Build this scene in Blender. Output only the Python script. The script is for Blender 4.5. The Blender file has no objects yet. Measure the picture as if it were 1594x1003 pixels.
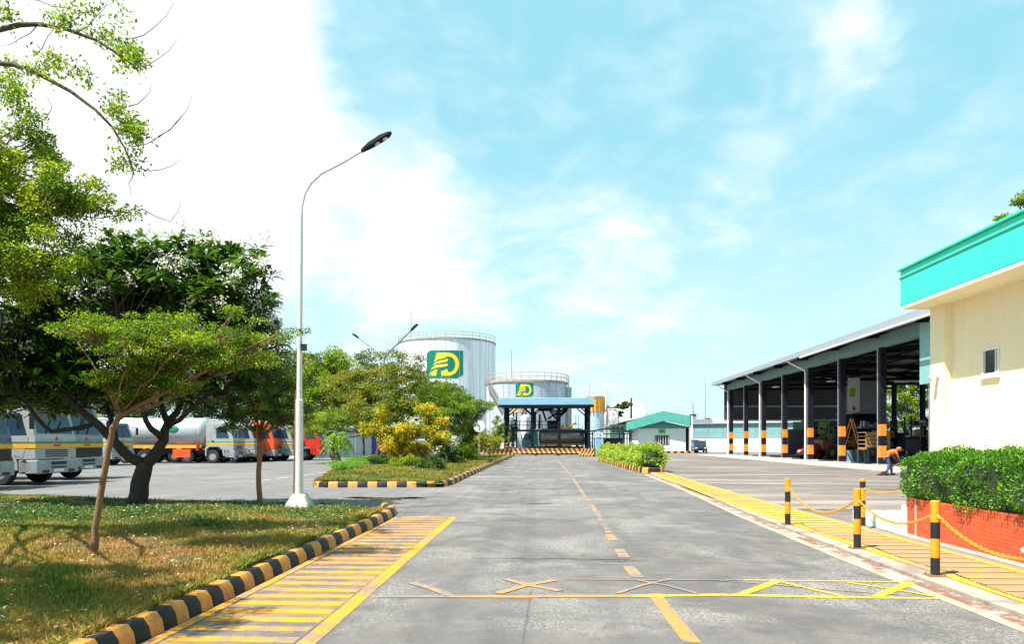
import bpy, bmesh, math, random
import numpy as np
from mathutils import Vector, Matrix
from mathutils.geometry import tessellate_polygon
S = bpy.context.scene
C = S.collection
R = math.radians
# ---------------------------------------------------------------- camera, world, sun, exposure
TH = math.atan(52/1150)
cam_d = bpy.data.cameras.new('camera'); cam = bpy.data.objects.new('camera', cam_d); C.objects.link(cam)
cam_d.sensor_width = 36; cam_d.lens = 36*1150/1594; cam_d.shift_y = 186.5/1594
cam_d.clip_start = .05; cam_d.clip_end = 3000
cam.location = (0, 0, 1.6); cam.rotation_euler = (R(90), 0, TH)
S.camera = cam
SUN = Vector((-.37, -.28, .86)).normalized()
sl = bpy.data.lights.new('sun', 'SUN'); so = bpy.data.objects.new('sun', sl); C.objects.link(so)
sl.energy = 5.0; sl.angle = R(.5); sl.color = (1, .955, .88)
so.rotation_euler = SUN.to_track_quat('Z', 'Y').to_euler(); so.location = (-20, -10, 40)
S.view_settings.view_transform = 'Standard'; S.view_settings.look = 'None'
S.view_settings.exposure = 1.2; S.view_settings.gamma = 1

def at(px, py, d):
    X = (px-797)/1150*d; Z = 1.6-(py-688)/1150*d
    return Vector((X*math.cos(TH)-d*math.sin(TH), X*math.sin(TH)+d*math.cos(TH), Z))
def g(px, py):
    p = at(px, py, 1840/(py-688)); p.z = 0; return p
def camdir(px, py): return (at(px, py, 1150)-Vector((0, 0, 1.6))).normalized()

W = bpy.data.worlds.new('World'); S.world = W; W.use_nodes = True
nt = W.node_tree; N = nt.nodes; Lk = nt.links; N.clear()
def wn(t, **k):
    n = N.new(t)
    for a, b in k.items(): setattr(n, a, b)
    return n
def wmath(op, a, b=None, clamp=False):
    n = wn('ShaderNodeMath', operation=op, use_clamp=clamp)
    for i, v in enumerate((a, b)):
        if v is None: continue
        if isinstance(v, (int, float)): n.inputs[i].default_value = v
        else: Lk.new(v, n.inputs[i])
    return n.outputs[0]
def wramp(v, lo, hi):
    n = wn('ShaderNodeMapRange', interpolation_type='SMOOTHSTEP')
    Lk.new(v, n.inputs[0]); n.inputs[1].default_value = lo; n.inputs[2].default_value = hi
    return n.outputs[0]
sky = wn('ShaderNodeTexSky'); sky.sky_type = 'NISHITA'; sky.sun_disc = False
sky.sun_elevation = math.asin(SUN.z); sky.sun_rotation = math.atan2(SUN.x, SUN.y)
sky.air_density = 1; sky.dust_density = .6; sky.ozone_density = 1
tc = wn('ShaderNodeTexCoord'); sx = wn('ShaderNodeSeparateXYZ'); Lk.new(tc.outputs['Generated'], sx.inputs[0])
zc = wmath('ADD', wmath('MAXIMUM', sx.outputs[2], 0.0), .28)
cx_ = wmath('DIVIDE', sx.outputs[0], zc); cy_ = wmath('DIVIDE', sx.outputs[1], zc)
cb = wn('ShaderNodeCombineXYZ'); Lk.new(cx_, cb.inputs[0]); Lk.new(cy_, cb.inputs[1])
def wnoise(scale, det, off=0, dist=0.0):
    m = wn('ShaderNodeMapping'); Lk.new(cb.outputs[0], m.inputs[0]); m.inputs['Location'].default_value = (off, off*.7, off*.3)
    n = wn('ShaderNodeTexNoise'); n.inputs['Scale'].default_value = scale; n.inputs['Detail'].default_value = det
    n.inputs['Roughness'].default_value = .58; n.inputs['Distortion'].default_value = dist
    Lk.new(m.outputs[0], n.inputs['Vector']); return n.outputs[0]
def blob(px, py, r0, r1, sx_=1.0):          # a soft patch of sky direction, radii in degrees
    d = camdir(px, py)
    n = wn('ShaderNodeVectorMath', operation='DOT_PRODUCT'); Lk.new(tc.outputs['Generated'], n.inputs[0]); n.inputs[1].default_value = d
    return wramp(n.outputs['Value'], math.cos(R(r1)), math.cos(R(r0)))
n1 = wnoise(2.6, 10, 3.1, .3); n2 = wnoise(8.0, 8, 11.7, .6)
base = wmath('ADD', wmath('MULTIPLY', n1, 1.05), wmath('ADD', wmath('MULTIPLY', n2, .6), -.33))
bias = None
for (px, py, a, b, w) in ((150, 140, 4, 19, .72), (320, 60, 1, 8, .42), (40, 330, 4, 17, .5), (310, 300, 2, 10, .24), (400, 210, 1, 6, .14), (600, 340, 2, 9, .18), (700, 390, 2, 9, .13),
                          (560, 470, 4, 14, .13), (1040, 375, .5, 8, .15), (1180, 320, .5, 6, .08), (930, 395, .5, 6, .12), (1345, 70, .1, 4.0, .22),
                          (1300, 15, .1, 3.5, .14), (1330, 335, .3, 3, .1), (760, 60, 1, 6, .10), (1000, 150, 1, 4, .1), (900, 500, 3, 12, .15)):
    v = wmath('MULTIPLY', blob(px, py, a, b), w)
    bias = v if bias is None else wmath('ADD', bias, v)
cm = wramp(wmath('ADD', base, bias), .50, 1.14)
soft = wmath('MULTIPLY', wramp(wmath('ADD', base, wmath('MULTIPLY', bias, .35)), .36, .95), .55)
cm = wmath('MAXIMUM', cm, soft)
hz = wramp(sx.outputs[2], .42, -.02)           # haze whitening towards the horizon
hz = wmath('MULTIPLY', hz, .85)
def wmix(f, a, b):
    n = wn('ShaderNodeMix', data_type='RGBA')
    if isinstance(f, float): n.inputs[0].default_value = f
    else: Lk.new(f, n.inputs[0])
    for i, v in ((6, a), (7, b)):
        if isinstance(v, tuple): n.inputs[i].default_value = v
        else: Lk.new(v, n.inputs[i])
    return n.outputs[2]
tint = wn('ShaderNodeMix', data_type='RGBA', blend_type='MULTIPLY'); tint.inputs[0].default_value = 1
Lk.new(sky.outputs[0], tint.inputs[6]); tint.inputs[7].default_value = (1.05, 1.22, 1.0, 1)
c1 = wmix(.72, tint.outputs[2], (3.1, 6.9, 8.0, 1))
c2 = wmix(hz, c1, (6.0, 7.8, 8.0, 1))
c3 = wmix(cm, c2, (8.8, 8.9, 9.0, 1))
bg = wn('ShaderNodeBackground'); bg.inputs[1].default_value = .06
wo = wn('ShaderNodeOutputWorld'); Lk.new(c3, bg.inputs[0]); Lk.new(bg.outputs[0], wo.inputs[0])

# ---------------------------------------------------------------- materials
MAT = {}
class NB:
    def __init__(s, name):
        s.m = bpy.data.materials.new(name); s.m.use_nodes = True; s.t = s.m.node_tree; s.n = s.t.nodes; s.l = s.t.links
        s.b = s.n['Principled BSDF']; s.out = s.n['Material Output']
        s.tc = s.n.new('ShaderNodeTexCoord').outputs['Object']
    def mapping(s, sc=(1, 1, 1), rot=(0, 0, 0), v=None):
        m = s.n.new('ShaderNodeMapping'); s.l.new(v or s.tc, m.inputs[0]); m.inputs['Scale'].default_value = sc; m.inputs['Rotation'].default_value = rot
        return m.outputs[0]
    def noise(s, scale, det=4, v=None, rough=.55, dist=0):
        n = s.n.new('ShaderNodeTexNoise'); s.l.new(v or s.tc, n.inputs['Vector'])
        n.inputs['Scale'].default_value = scale; n.inputs['Detail'].default_value = det; n.inputs['Roughness'].default_value = rough; n.inputs['Distortion'].default_value = dist
        return n.outputs[0]
    def vor(s, scale, feat='F1', v=None, out=0):
        n = s.n.new('ShaderNodeTexVoronoi'); n.feature = feat; s.l.new(v or s.tc, n.inputs['Vector']); n.inputs['Scale'].default_value = scale
        return n.outputs[out]
    def rng(s, v, lo, hi, a=0.0, b=1.0):
        n = s.n.new('ShaderNodeMapRange'); s.l.new(v, n.inputs[0])
        for i, x in enumerate((lo, hi, a, b)): n.inputs[i+1].default_value = x
        return n.outputs[0]
    def math(s, op, a, b=None, clamp=False):
        n = s.n.new('ShaderNodeMath'); n.operation = op; n.use_clamp = clamp
        for i, v in enumerate((a, b)):
            if v is None: continue
            if isinstance(v, (int, float)): n.inputs[i].default_value = v
            else: s.l.new(v, n.inputs[i])
        return n.outputs[0]
    def mix(s, f, a, b, blend='MIX'):
        n = s.n.new('ShaderNodeMix'); n.data_type = 'RGBA'; n.blend_type = blend
        if isinstance(f, (int, float)): n.inputs[0].default_value = f
        else: s.l.new(f, n.inputs[0])
        for i, v in ((6, a), (7, b)):
            if isinstance(v, tuple): n.inputs[i].default_value = (*v[:3], 1)
            else: s.l.new(v, n.inputs[i])
        return n.outputs[2]
    def sep(s):
        n = s.n.new('ShaderNodeSeparateXYZ'); s.l.new(s.tc, n.inputs[0]); return n.outputs
    def bump(s, h, strength=.3, dist=.02):
        n = s.n.new('ShaderNodeBump'); n.inputs['Strength'].default_value = strength; n.inputs['Distance'].default_value = dist
        s.l.new(h, n.inputs['Height']); s.l.new(n.outputs[0], s.b.inputs['Normal'])
    def done(s, col, rough=.6, metal=0, spec=.5):
        if isinstance(col, tuple): s.b.inputs['Base Color'].default_value = (*col[:3], 1)
        else: s.l.new(col, s.b.inputs['Base Color'])
        if isinstance(rough, (int, float)): s.b.inputs['Roughness'].default_value = rough
        else: s.l.new(rough, s.b.inputs['Roughness'])
        s.b.inputs['Metallic'].default_value = metal; s.b.inputs['Specular IOR Level'].default_value = spec
        return s.m
def mul(c, k): return tuple(min(1, x*k) for x in c[:3])
def paint(name, col, rough=.5, metal=0, var=.12, scale=3, dirt=None, dirt_amt=.3, bump=.0, bscale=60, stretch=None, spec=.5):
    if name in MAT: return MAT[name]
    b = NB(name)
    v = b.mapping(stretch) if stretch else None
    n = b.noise(scale, 5, v)
    c = b.mix(b.rng(n, .3, .7), mul(col, 1-var), mul(col, 1+var))
    if dirt:
        d = b.noise(scale*2.3, 8, v, .65)
        c = b.mix(b.rng(d, .5, .5+.35, 0, dirt_amt), c, dirt)
    if bump: b.bump(b.noise(bscale, 4), bump, .01)
    MAT[name] = b.done(c, rough, metal, spec); return MAT[name]
def corrugated(name, col, axis=0, freq=5.0, rough=.45, metal=.2, dirt=(.2, .12, .07), amt=.3, strength=.8):
    if name in MAT: return MAT[name]
    b = NB(name)
    w = b.n.new('ShaderNodeTexWave'); w.bands_direction = 'XYZ'[axis]; w.inputs['Scale'].default_value = freq; w.inputs['Distortion'].default_value = 0
    b.l.new(b.tc, w.inputs['Vector'])
    st = [6, 6, 6]; st[2] = .6
    d = b.noise(1, 8, b.mapping(tuple(st)), .6)
    c = b.mix(b.rng(b.noise(.7, 4), .3, .7), mul(col, .88), mul(col, 1.1))
    c = b.mix(b.rng(d, .5, .85, 0, amt), c, dirt)
    b.bump(w.outputs[1], strength, .04)
    MAT[name] = b.done(c, rough, metal); return MAT[name]
def asphalt(name, base, warm, light=.5, streak=0.0, speck=.35, cross=False):
    b = NB(name)
    big = b.noise(.22, 5, None, .6); mid = b.noise(1.3, 6, None, .62, .4); fine = b.noise(50, 6, None, .85); agg = b.vor(80)
    st = b.noise(1, 7, b.mapping((.07, .7, 1) if cross else (1.1, .09, 1)), .65)
    c = b.mix(b.rng(big, .35, .68), mul(base, .8), mul(base, 1.22))
    c = b.mix(b.rng(mid, .45, .68, 0, .75), c, warm); c = b.mix(b.rng(b.noise(3.2, 7, None, .75, .3), .50, .62, 0, .5), c, mul(base, .62))
    c = b.mix(b.rng(st, .45, .8, 0, .35+streak), c, mul(base, 1.5))
    c = b.mix(b.rng(fine, .35, .72, 0, .6), c, mul(base, .5))
    c = b.mix(b.rng(agg, .12, .02, 0, speck), c, (.42, .41, .4))
    # patches where the top coat is worn and pale
    pm = b.math('MULTIPLY', b.rng(b.noise(.4, 8, None, .68, .6), .47, .62), b.rng(b.noise(30, 6, None, .8), .46, .62))
    c = b.mix(b.math('MULTIPLY', pm, light), c, (.36, .34, .31))
    cr = b.rng(b.vor(.34, 'DISTANCE_TO_EDGE', b.mapping((1, 1, 1), v=None)), .0, .006, .5, 0)
    crn = b.math('MULTIPLY', cr, b.rng(b.noise(.25, 3), .5, .56))
    c = b.mix(crn, c, (.03, .03, .03))
    stain = b.rng(b.noise(.8, 3, None, .5, 1.5), .62, .72, 0, .35)
    c = b.mix(stain, c, mul(base, .45))
    if cross:
        c = b.mix(b.rng(st, .52, .60, 0, .6), c, (.33, .27, .23)); c = b.mix(b.rng(st, .46, .40, 0, .55), c, (.07, .05, .045))
    else:
        tw = b.noise(1, 4, b.mapping((2.6, .03, 1)), .5); c = b.mix(b.rng(tw, .5, .72, 0, .4), c, mul(base, .6))
    b.bump(b.math('ADD', fine, b.math('MULTIPLY', agg, .8)), .55, .008)
    return b.done(c, .88, 0, .25)
def worn(name, col, under, wear=.5, scale=14):
    if name in MAT: return MAT[name]
    b = NB(name)
    n = b.noise(scale, 8, None, .7); f = b.noise(80, 3); big = b.noise(.9, 5, None, .6, .5)
    m = b.math('ADD', b.math('MULTIPLY', n, .55), b.math('MULTIPLY', big, .45))
    c0 = b.mix(b.rng(f, .3, .7), mul(col, .85), mul(col, 1.12))
    c0 = b.mix(b.rng(b.noise(2.5, 5), .45, .8, 0, .3), c0, mul(col, .6))
    u = b.mix(b.rng(f, .3, .7), mul(under, .7), mul(under, 1.3))
    c = b.mix(b.rng(m, wear-.04, wear+.05), u, c0)
    b.bump(f, .3, .005)
    MAT[name] = b.done(c, .75, 0, .3); return MAT[name]
def leafmat(name, cols, trans=.35, rough=.45):
    if name in MAT: return MAT[name]
    b = NB(name)
    a = b.n.new('ShaderNodeAttribute'); a.attribute_name = 'tint'
    r = b.n.new('ShaderNodeValToRGB'); b.l.new(a.outputs['Fac'], r.inputs[0])
    r.color_ramp.elements[0].color = (*cols[0], 1); r.color_ramp.elements[1].color = (*cols[-1], 1)
    for i, c in enumerate(cols[1:-1]):
        e = r.color_ramp.elements.new((i+1)/(len(cols)-1)); e.color = (*c, 1)
    b.done(r.outputs[0], rough, 0, .4)
    t = b.n.new('ShaderNodeBsdfTranslucent'); tcx = b.mix(1.0, r.outputs[0], (1.0, 1.0, .45), 'MULTIPLY')
    b.l.new(b.mix(.0, r.outputs[0], tcx), t.inputs[0])
    ms = b.n.new('ShaderNodeMixShader'); ms.inputs[0].default_value = trans
    b.l.new(b.b.outputs[0], ms.inputs[1]); b.l.new(t.outputs[0], ms.inputs[2]); b.l.new(ms.outputs[0], b.out.inputs[0])
    MAT[name] = b.m; return b.m
def glassmat(name, col=(.02, .035, .05), rough=.12):
    if name in MAT: return MAT[name]
    b = NB(name); n = b.noise(2, 3)
    MAT[name] = b.done(b.mix(n, mul(col, .7), mul(col, 1.4)), rough, 0, .4); return MAT[name]

# ---------------------------------------------------------------- mesh builder
SPLIT = {'cradle', 'corner_post', 'foot', 'post', 'support', 'upright', 'rail_post', 'manhole', 'boot', 'body_rib', 'feet', 'drum_stand', 'corner_trim', 'leg', 'rung', 'bucket_arm', 'lift_arm', 'handrail_post'}
class MB:
    def __init__(s): s.v = []; s.f = []; s.m = []; s.gr = []
    def add(s, vs, fs, m=0):
        o = len(s.v); s.gr.append((o, len(s.f))); s.v += [tuple(v) for v in vs]
        for f in fs: s.f.append([i+o for i in f]); s.m.append(m)
        return s
    def box(s, c, d, rz=0, m=0, rot=None, top=1.0):
        vs = []
        for dz in (-1, 1):
            k = top if dz > 0 else 1
            for dx, dy in ((-1, -1), (1, -1), (1, 1), (-1, 1)): vs.append(Vector((dx*d[0]/2*k, dy*d[1]/2*k, dz*d[2]/2)))
        M = rot if rot is not None else Matrix.Rotation(rz, 3, 'Z')
        vs = [M @ v + Vector(c) for v in vs]
        return s.add(vs, [(0, 3, 2, 1), (4, 5, 6, 7), (0, 1, 5, 4), (1, 2, 6, 5), (2, 3, 7, 6), (3, 0, 4, 7)], m)
    def b(s, x0, x1, y0, y1, z0, z1, m=0): return s.box(((x0+x1)/2, (y0+y1)/2, (z0+z1)/2), (x1-x0, y1-y0, z1-z0), 0, m)
    def bar(s, a, b, w, h=None, m=0):
        a = Vector(a); b = Vector(b); h = h or w; d = b-a; L = d.length
        if L < 1e-6: return s
        M = d.to_track_quat('X', 'Z').to_matrix()
        return s.box((a+b)/2, (L, w, h), rot=M, m=m)
    def tube(s, pts, r, n=8, m=0, cap=True):
        pts = [Vector(p) for p in pts]; k = len(pts)
        if isinstance(r, (int, float)): r = [r]*k
        t0 = (pts[1]-pts[0]).normalized(); u = t0.orthogonal().normalized(); vs = []
        for i, p in enumerate(pts):
            t = (pts[min(i+1, k-1)]-pts[max(i-1, 0)])
            t = t.normalized() if t.length > 1e-9 else t0
            u = (u-t*u.dot(t)); u = u.normalized() if u.length > 1e-6 else t.orthogonal().normalized()
            w = t.cross(u)
            for j in range(n):
                a = 2*math.pi*j/n; vs.append(p+(u*math.cos(a)+w*math.sin(a))*r[i])
        fs = [(i*n+j, i*n+(j+1) % n, (i+1)*n+(j+1) % n, (i+1)*n+j) for i in range(k-1) for j in range(n)]
        if cap: fs += [tuple(range(n))[::-1], tuple((k-1)*n+j for j in range(n))]
        return s.add(vs, fs, m)
    def lathe(s, prof, c=(0, 0, 0), n=24, axis='z', m=0, closed=False):
        vs = []; k = len(prof)
        for (r, z) in prof:
            for j in range(n):
                a = 2*math.pi*j/n; p = (r*math.cos(a), r*math.sin(a), z)
                if axis == 'y': p = (p[0], z, p[1])
                if axis == 'x': p = (z, p[0], p[1])
                vs.append((p[0]+c[0], p[1]+c[1], p[2]+c[2]))
        fs = [(i*n+j, i*n+(j+1) % n, ((i+1) % k)*n+(j+1) % n, ((i+1) % k)*n+j) for i in range(k if closed else k-1) for j in range(n)]
        if not closed:
            if prof[0][0] > 1e-5: fs.append(tuple(range(n))[::-1])
            if prof[-1][0] > 1e-5: fs.append(tuple((k-1)*n+j for j in range(n)))
        return s.add(vs, fs, m)
    def prism(s, poly, axis, a, b, m=0):
        # poly in the two other axes (order x,y,z without axis)
        def P(p, t):
            q = list(p); q.insert('xyz'.index(axis), t); return tuple(q)
        n = len(poly); vs = [P(p, a) for p in poly]+[P(p, b) for p in poly]
        fs = [tuple(range(n)), tuple(range(2*n-1, n-1, -1))]+[(i, i+n, (i+1) % n+n, (i+1) % n) for i in range(n)]
        return s.add(vs, fs, m)
    def quad(s, a, b, c, d, m=0): return s.add([a, b, c, d], [(0, 1, 2, 3)], m)
    def ell(s, c, r, n=12, k=8, m=0):
        prof = [(math.sin(math.pi*i/k), -math.cos(math.pi*i/k)) for i in range(k+1)]
        vs = []
        for (q, z) in prof:
            for j in range(n):
                a = 2*math.pi*j/n; vs.append((c[0]+q*math.cos(a)*r[0], c[1]+q*math.sin(a)*r[1], c[2]+z*r[2]))
        fs = [(i*n+j, i*n+(j+1) % n, (i+1)*n+(j+1) % n, (i+1)*n+j) for i in range(k) for j in range(n)]
        return s.add(vs, fs, m)
    def build(s, name, mats, parent=None, smooth=False, bevel=0, loc=None, rz=0):
        if name in SPLIT and len(s.gr) > 1:
            o = None
            for i, (a, fa) in enumerate(s.gr):
                b_, fb = s.gr[i+1] if i+1 < len(s.gr) else (len(s.v), len(s.f)); q = MB(); q.v = s.v[a:b_]; q.f = [[k-a for k in f] for f in s.f[fa:fb]]; q.m = s.m[fa:fb]; q.gr = [(0, 0)]
                o = q.build(name, mats, parent, smooth, bevel, loc, rz)
            return o
        me = bpy.data.meshes.new(name); me.from_pydata(s.v, [], s.f)
        if not isinstance(mats, (list, tuple)): mats = [mats]
        for m in mats: me.materials.append(m)
        me.polygons.foreach_set('material_index', s.m)
        bm = bmesh.new(); bm.from_mesh(me); bmesh.ops.remove_doubles(bm, verts=bm.verts, dist=1e-5)
        bmesh.ops.recalc_face_normals(bm, faces=bm.faces); bm.to_mesh(me); bm.free()
        if smooth: me.shade_smooth() if hasattr(me, 'shade_smooth') else me.polygons.foreach_set('use_smooth', [True]*len(me.polygons))
        if smooth == 'auto':
            try: me.set_sharp_from_angle(angle=R(35))
            except Exception: pass
        me.update(); o = bpy.data.objects.new(name, me); C.objects.link(o)
        if parent: o.parent = parent
        if loc is not None: o.location = loc
        o.rotation_euler.z = rz
        if bevel:
            md = o.modifiers.new('bevel', 'BEVEL'); md.width = bevel; md.segments = 2; md.limit_method = 'ANGLE'; md.angle_limit = R(40)
        return o
def tag(o, label=None, cat=None, group=None, kind=None):
    if label: o['label'] = label
    if cat: o['category'] = cat
    if group: o['group'] = group
    if kind: o['kind'] = kind
    return o
def thing(name, label, cat, loc=(0, 0, 0), rz=0, group=None):
    o = bpy.data.objects.new(name, None); C.objects.link(o); o.location = loc; o.rotation_euler.z = rz; o.empty_display_size = .2
    return tag(o, label, cat, group)
def dup(o, parent=None, loc=None, rz=None, label=None):
    c = o.copy(); C.objects.link(c)
    if parent: c.parent = parent
    if loc is not None: c.location = loc
    if rz is not None: c.rotation_euler.z = rz
    if label: c['label'] = label
    for ch in o.children: dup(ch, c)
    return c
def npmesh(name, V, F, mat, parent=None, tint=None, smooth=False):
    me = bpy.data.meshes.new(name); V = np.asarray(V, dtype=np.float32); F = np.asarray(F, dtype=np.int32)
    k = F.shape[1]; me.vertices.add(len(V)); me.vertices.foreach_set('co', V.ravel())
    me.loops.add(F.size); me.loops.foreach_set('vertex_index', F.ravel())
    me.polygons.add(len(F)); me.polygons.foreach_set('loop_start', np.arange(0, F.size, k, dtype=np.int32))
    try: me.polygons.foreach_set('loop_total', np.full(len(F), k, dtype=np.int32))
    except Exception: pass
    if tint is not None:
        a = me.attributes.new('tint', 'FLOAT', 'FACE'); a.data.foreach_set('value', np.asarray(tint, dtype=np.float32))
    me.materials.append(mat); me.update(calc_edges=True); me.validate()
    if smooth: me.polygons.foreach_set('use_smooth', [True]*len(me.polygons))
    o = bpy.data.objects.new(name, me); C.objects.link(o)
    if parent: o.parent = parent
    return o
def unit(a): return a/np.maximum(np.linalg.norm(a, axis=1, keepdims=True), 1e-9)
def leaves(name, P, D, L, Wd, tint, mat, parent, rng, up=.8, fold=.15):
    n = len(P); D = unit(D); U = rng.normal(size=(n, 3))*.55; U[:, 2] += up
    side = unit(np.cross(D, unit(U))); nr = np.cross(side, D)
    L = np.asarray(L).reshape(-1, 1)*np.ones((n, 1)); Wd = np.asarray(Wd).reshape(-1, 1)*np.ones((n, 1))
    a = P; b = P+D*L*.5+side*Wd*.5+nr*Wd*fold; c = P+D*L-nr*L*.12; d = P+D*L*.5-side*Wd*.5+nr*Wd*fold
    V = np.stack([a, b, c, d], 1).reshape(-1, 3); F = np.arange(4*n).reshape(-1, 4)
    return npmesh(name, V, F, mat, parent, tint)
def strip(mb, pts, w, z, m=0):
    """flat ribbon along points on the ground; w a number or a list"""
    pts = [Vector((p[0], p[1], 0)) for p in pts]; k = len(pts); L = []; Rr = []
    for i, p in enumerate(pts):
        t = (pts[min(i+1, k-1)]-pts[max(i-1, 0)]).normalized(); nrm = Vector((-t.y, t.x, 0)); ww = w[i] if isinstance(w, (list, tuple)) else w
        L.append((p.x+nrm.x*ww/2, p.y+nrm.y*ww/2, z)); Rr.append((p.x-nrm.x*ww/2, p.y-nrm.y*ww/2, z))
    for i in range(k-1): mb.quad(L[i], L[i+1], Rr[i+1], Rr[i], m)
def poly(mb, pts, z, m=0):
    n = len(pts); mb.add([(p[0], p[1], z) for p in pts], [tuple(range(n))], m)
def interp(poly_, y):
    for (x0, y0), (x1, y1) in zip(poly_, poly_[1:]):
        if y0 <= y <= y1: return x0+(x1-x0)*(y-y0)/(y1-y0)
    return poly_[0][0] if y < poly_[0][1] else poly_[-1][0]
def text(name, s, size, mat, parent, loc, rot, thick=.01, align='CENTER', bold=0.0, sx=1.0):
    cu = bpy.data.curves.new(name, 'FONT'); cu.body = s; cu.size = size; cu.extrude = thick; cu.align_x = align; cu.align_y = 'CENTER'; cu.offset = bold; cu.resolution_u = 3
    tmp = bpy.data.objects.new('tmp', cu); C.objects.link(tmp); dg = bpy.context.evaluated_depsgraph_get(); dg.update()
    me = bpy.data.meshes.new_from_object(tmp.evaluated_get(dg)); bpy.data.objects.remove(tmp); me.materials.clear(); me.materials.append(mat)
    for v in me.vertices: v.co.x *= sx
    o = bpy.data.objects.new(name, me); C.objects.link(o); o.parent = parent; o.location = loc; o.rotation_euler = rot
    return o
# ================================================================ GROUND, ROADS, KERBS
ASPH = (.13, .128, .135)
m_yard = asphalt('yard asphalt', (.155, .148, .147), (.20, .19, .18), .35)
m_road = asphalt('road asphalt', (.130, .120, .118), (.20, .175, .155), 1.0)
m_conc = asphalt('oily concrete', (.15, .128, .115), (.21, .175, .15), .3, .3, cross=True)
YEL = (.66, .34, .02); ORG = (.86, .36, .03)
m_land = paint('land', (.16, .15, .12), .95, var=.2, scale=.05)
mb = MB(); n = 48
mb.add([(1400*math.cos(2*math.pi*i/n), 1400*math.sin(2*math.pi*i/n), -.02) for i in range(n)], [tuple(range(n))])
tag(mb.build('ground', m_land), kind='structure')
mb = MB(); poly(mb, [(-90, -12), (75, -12), (75, 175), (-90, 175)], 0)
tag(mb.build('yard', m_yard), kind='structure')
RE = [(4.05, -8), (4.0, 10), (4.12, 16), (4.5, 23.6), (4.8, 36), (4.15, 61), (3.8, 79)]
mb = MB(); left = [(-3.6, 79), (-3.6, 26), (-3.34, 17), (-3.34, -8)]
poly(mb, RE+left, .004); tag(mb.build('road', m_road), kind='structure')
PL = [(4.55, -8), (4.55, 14), (4.62, 21), (4.95, 30), (5.25, 38)]
PR = [(5.75, -8), (5.68, 12), (5.6, 20), (5.78, 30), (6.05, 38)]
# right-hand yard of oily concrete
mb = MB(); poly(mb, [(5.7, 12), (6.0, 38), (6.2, 95), (74, 112), (74, 12.5), (9, 12.5)], .004)
tag(mb.build('concrete_yard', m_conc), kind='structure')
# pale kerb line, gutter and footpath on the right
m_line = worn('pale kerb line', (.40, .33, .23), (.2, .17, .14), .45, 7)
m_gut = worn('dirty gutter', (.20, .10, .07), (.45, .38, .32), .47, 5)
m_cem = worn('cement edge', (.33, .29, .24), (.22, .17, .14), .47, 4)
mb = MB(); ys = [-8, 0, 4, 6, 8, 10, 12, 14, 16, 20, 24, 30, 36]
strip(mb, [(interp(RE, y)+.03, y) for y in ys], .13, .009); tag(mb.build('kerb_line', m_line), kind='structure')
mb = MB(); vs = []
for a, b in zip(ys, ys[1:]):
    mb.quad((interp(RE, a)+.10, a, .007), (interp(RE, b)+.10, b, .007), (interp(RE, b)+.27, b, .007), (interp(RE, a)+.27, a, .007))
tag(mb.build('gutter', m_gut), kind='structure')
mb = MB()
for a, b in zip(ys, ys[1:]):
    def xa(y): return interp(RE, y)+.27
    def xb(y): return max(interp(PL, y), xa(y)+.02)
    mb.quad((xa(a), a, .05), (xa(b), b, .05), (xb(b), b, .052), (xb(a), a, .052)); mb.quad((xa(a), a, .0), (xa(b), b, .0), (xa(b), b, .05), (xa(a), a, .05))
tag(mb.build('kerb_edge', m_cem), kind='structure')
m_path = worn('footpath tiles', (.36, .19, .085), (.29, .19, .12), .48, 5)
ys2 = [-8, 0, 4, 8, 12, 14, 16, 18, 21, 24, 27, 30, 34, 38]
mb = MB()
for a, b in zip(ys2, ys2[1:]):
    mb.quad((interp(PL, a), a, .052), (interp(PL, b), b, .052), (interp(PR, b)+.12, b, .052), (interp(PR, a)+.12, a, .052))
    mb.quad((interp(PR, a)+.12, a, .052), (interp(PR, b)+.12, b, .052), (interp(PR, b)+.12, b, 0), (interp(PR, a)+.12, a, 0))
tag(mb.build('footpath', m_path), kind='structure')
m_cem2 = paint('cement apron', (.33, .30, .27), .85, var=.2, scale=2, dirt=(.15, .11, .08), dirt_amt=.5)
mb = MB(); mb.b(5.85, 9.5, -8, 12.72, 0, .06); tag(mb.build('cement_apron', m_cem2), kind='structure')
m_py = worn('footpath yellow', (.62, .37, .02), (.36, .21, .10), .47, 6)
m_pyo = worn('footpath faded orange', (.48, .26, .05), (.34, .20, .10), .515, 5)
rg = random.Random(5)
mb = MB()
strip(mb, [(interp(PL, y)+.09, y) for y in ys2], .15, .058); strip(mb, [(interp(PR, y)-.06, y) for y in ys2], .11, .058)
tag(mb.build('footpath_edge_line', m_py), kind='structure')
mb = MB(); y = 4.2
while y < 37.5:
    w = .12+.004*y; x0 = interp(PL, y)+.18; x1 = interp(PR, y)-.13
    mb.quad((x0, y, .058), (x1, y+rg.uniform(-.03, .03), .058), (x1, y+w, .058), (x0, y+w+rg.uniform(-.02, .02), .058), 0 if y > 12.5 else 1); y += .34+.004*y+rg.uniform(-.02, .02)
tag(mb.build('footpath_bar_marking', [m_py, m_pyo]), kind='structure')

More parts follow.
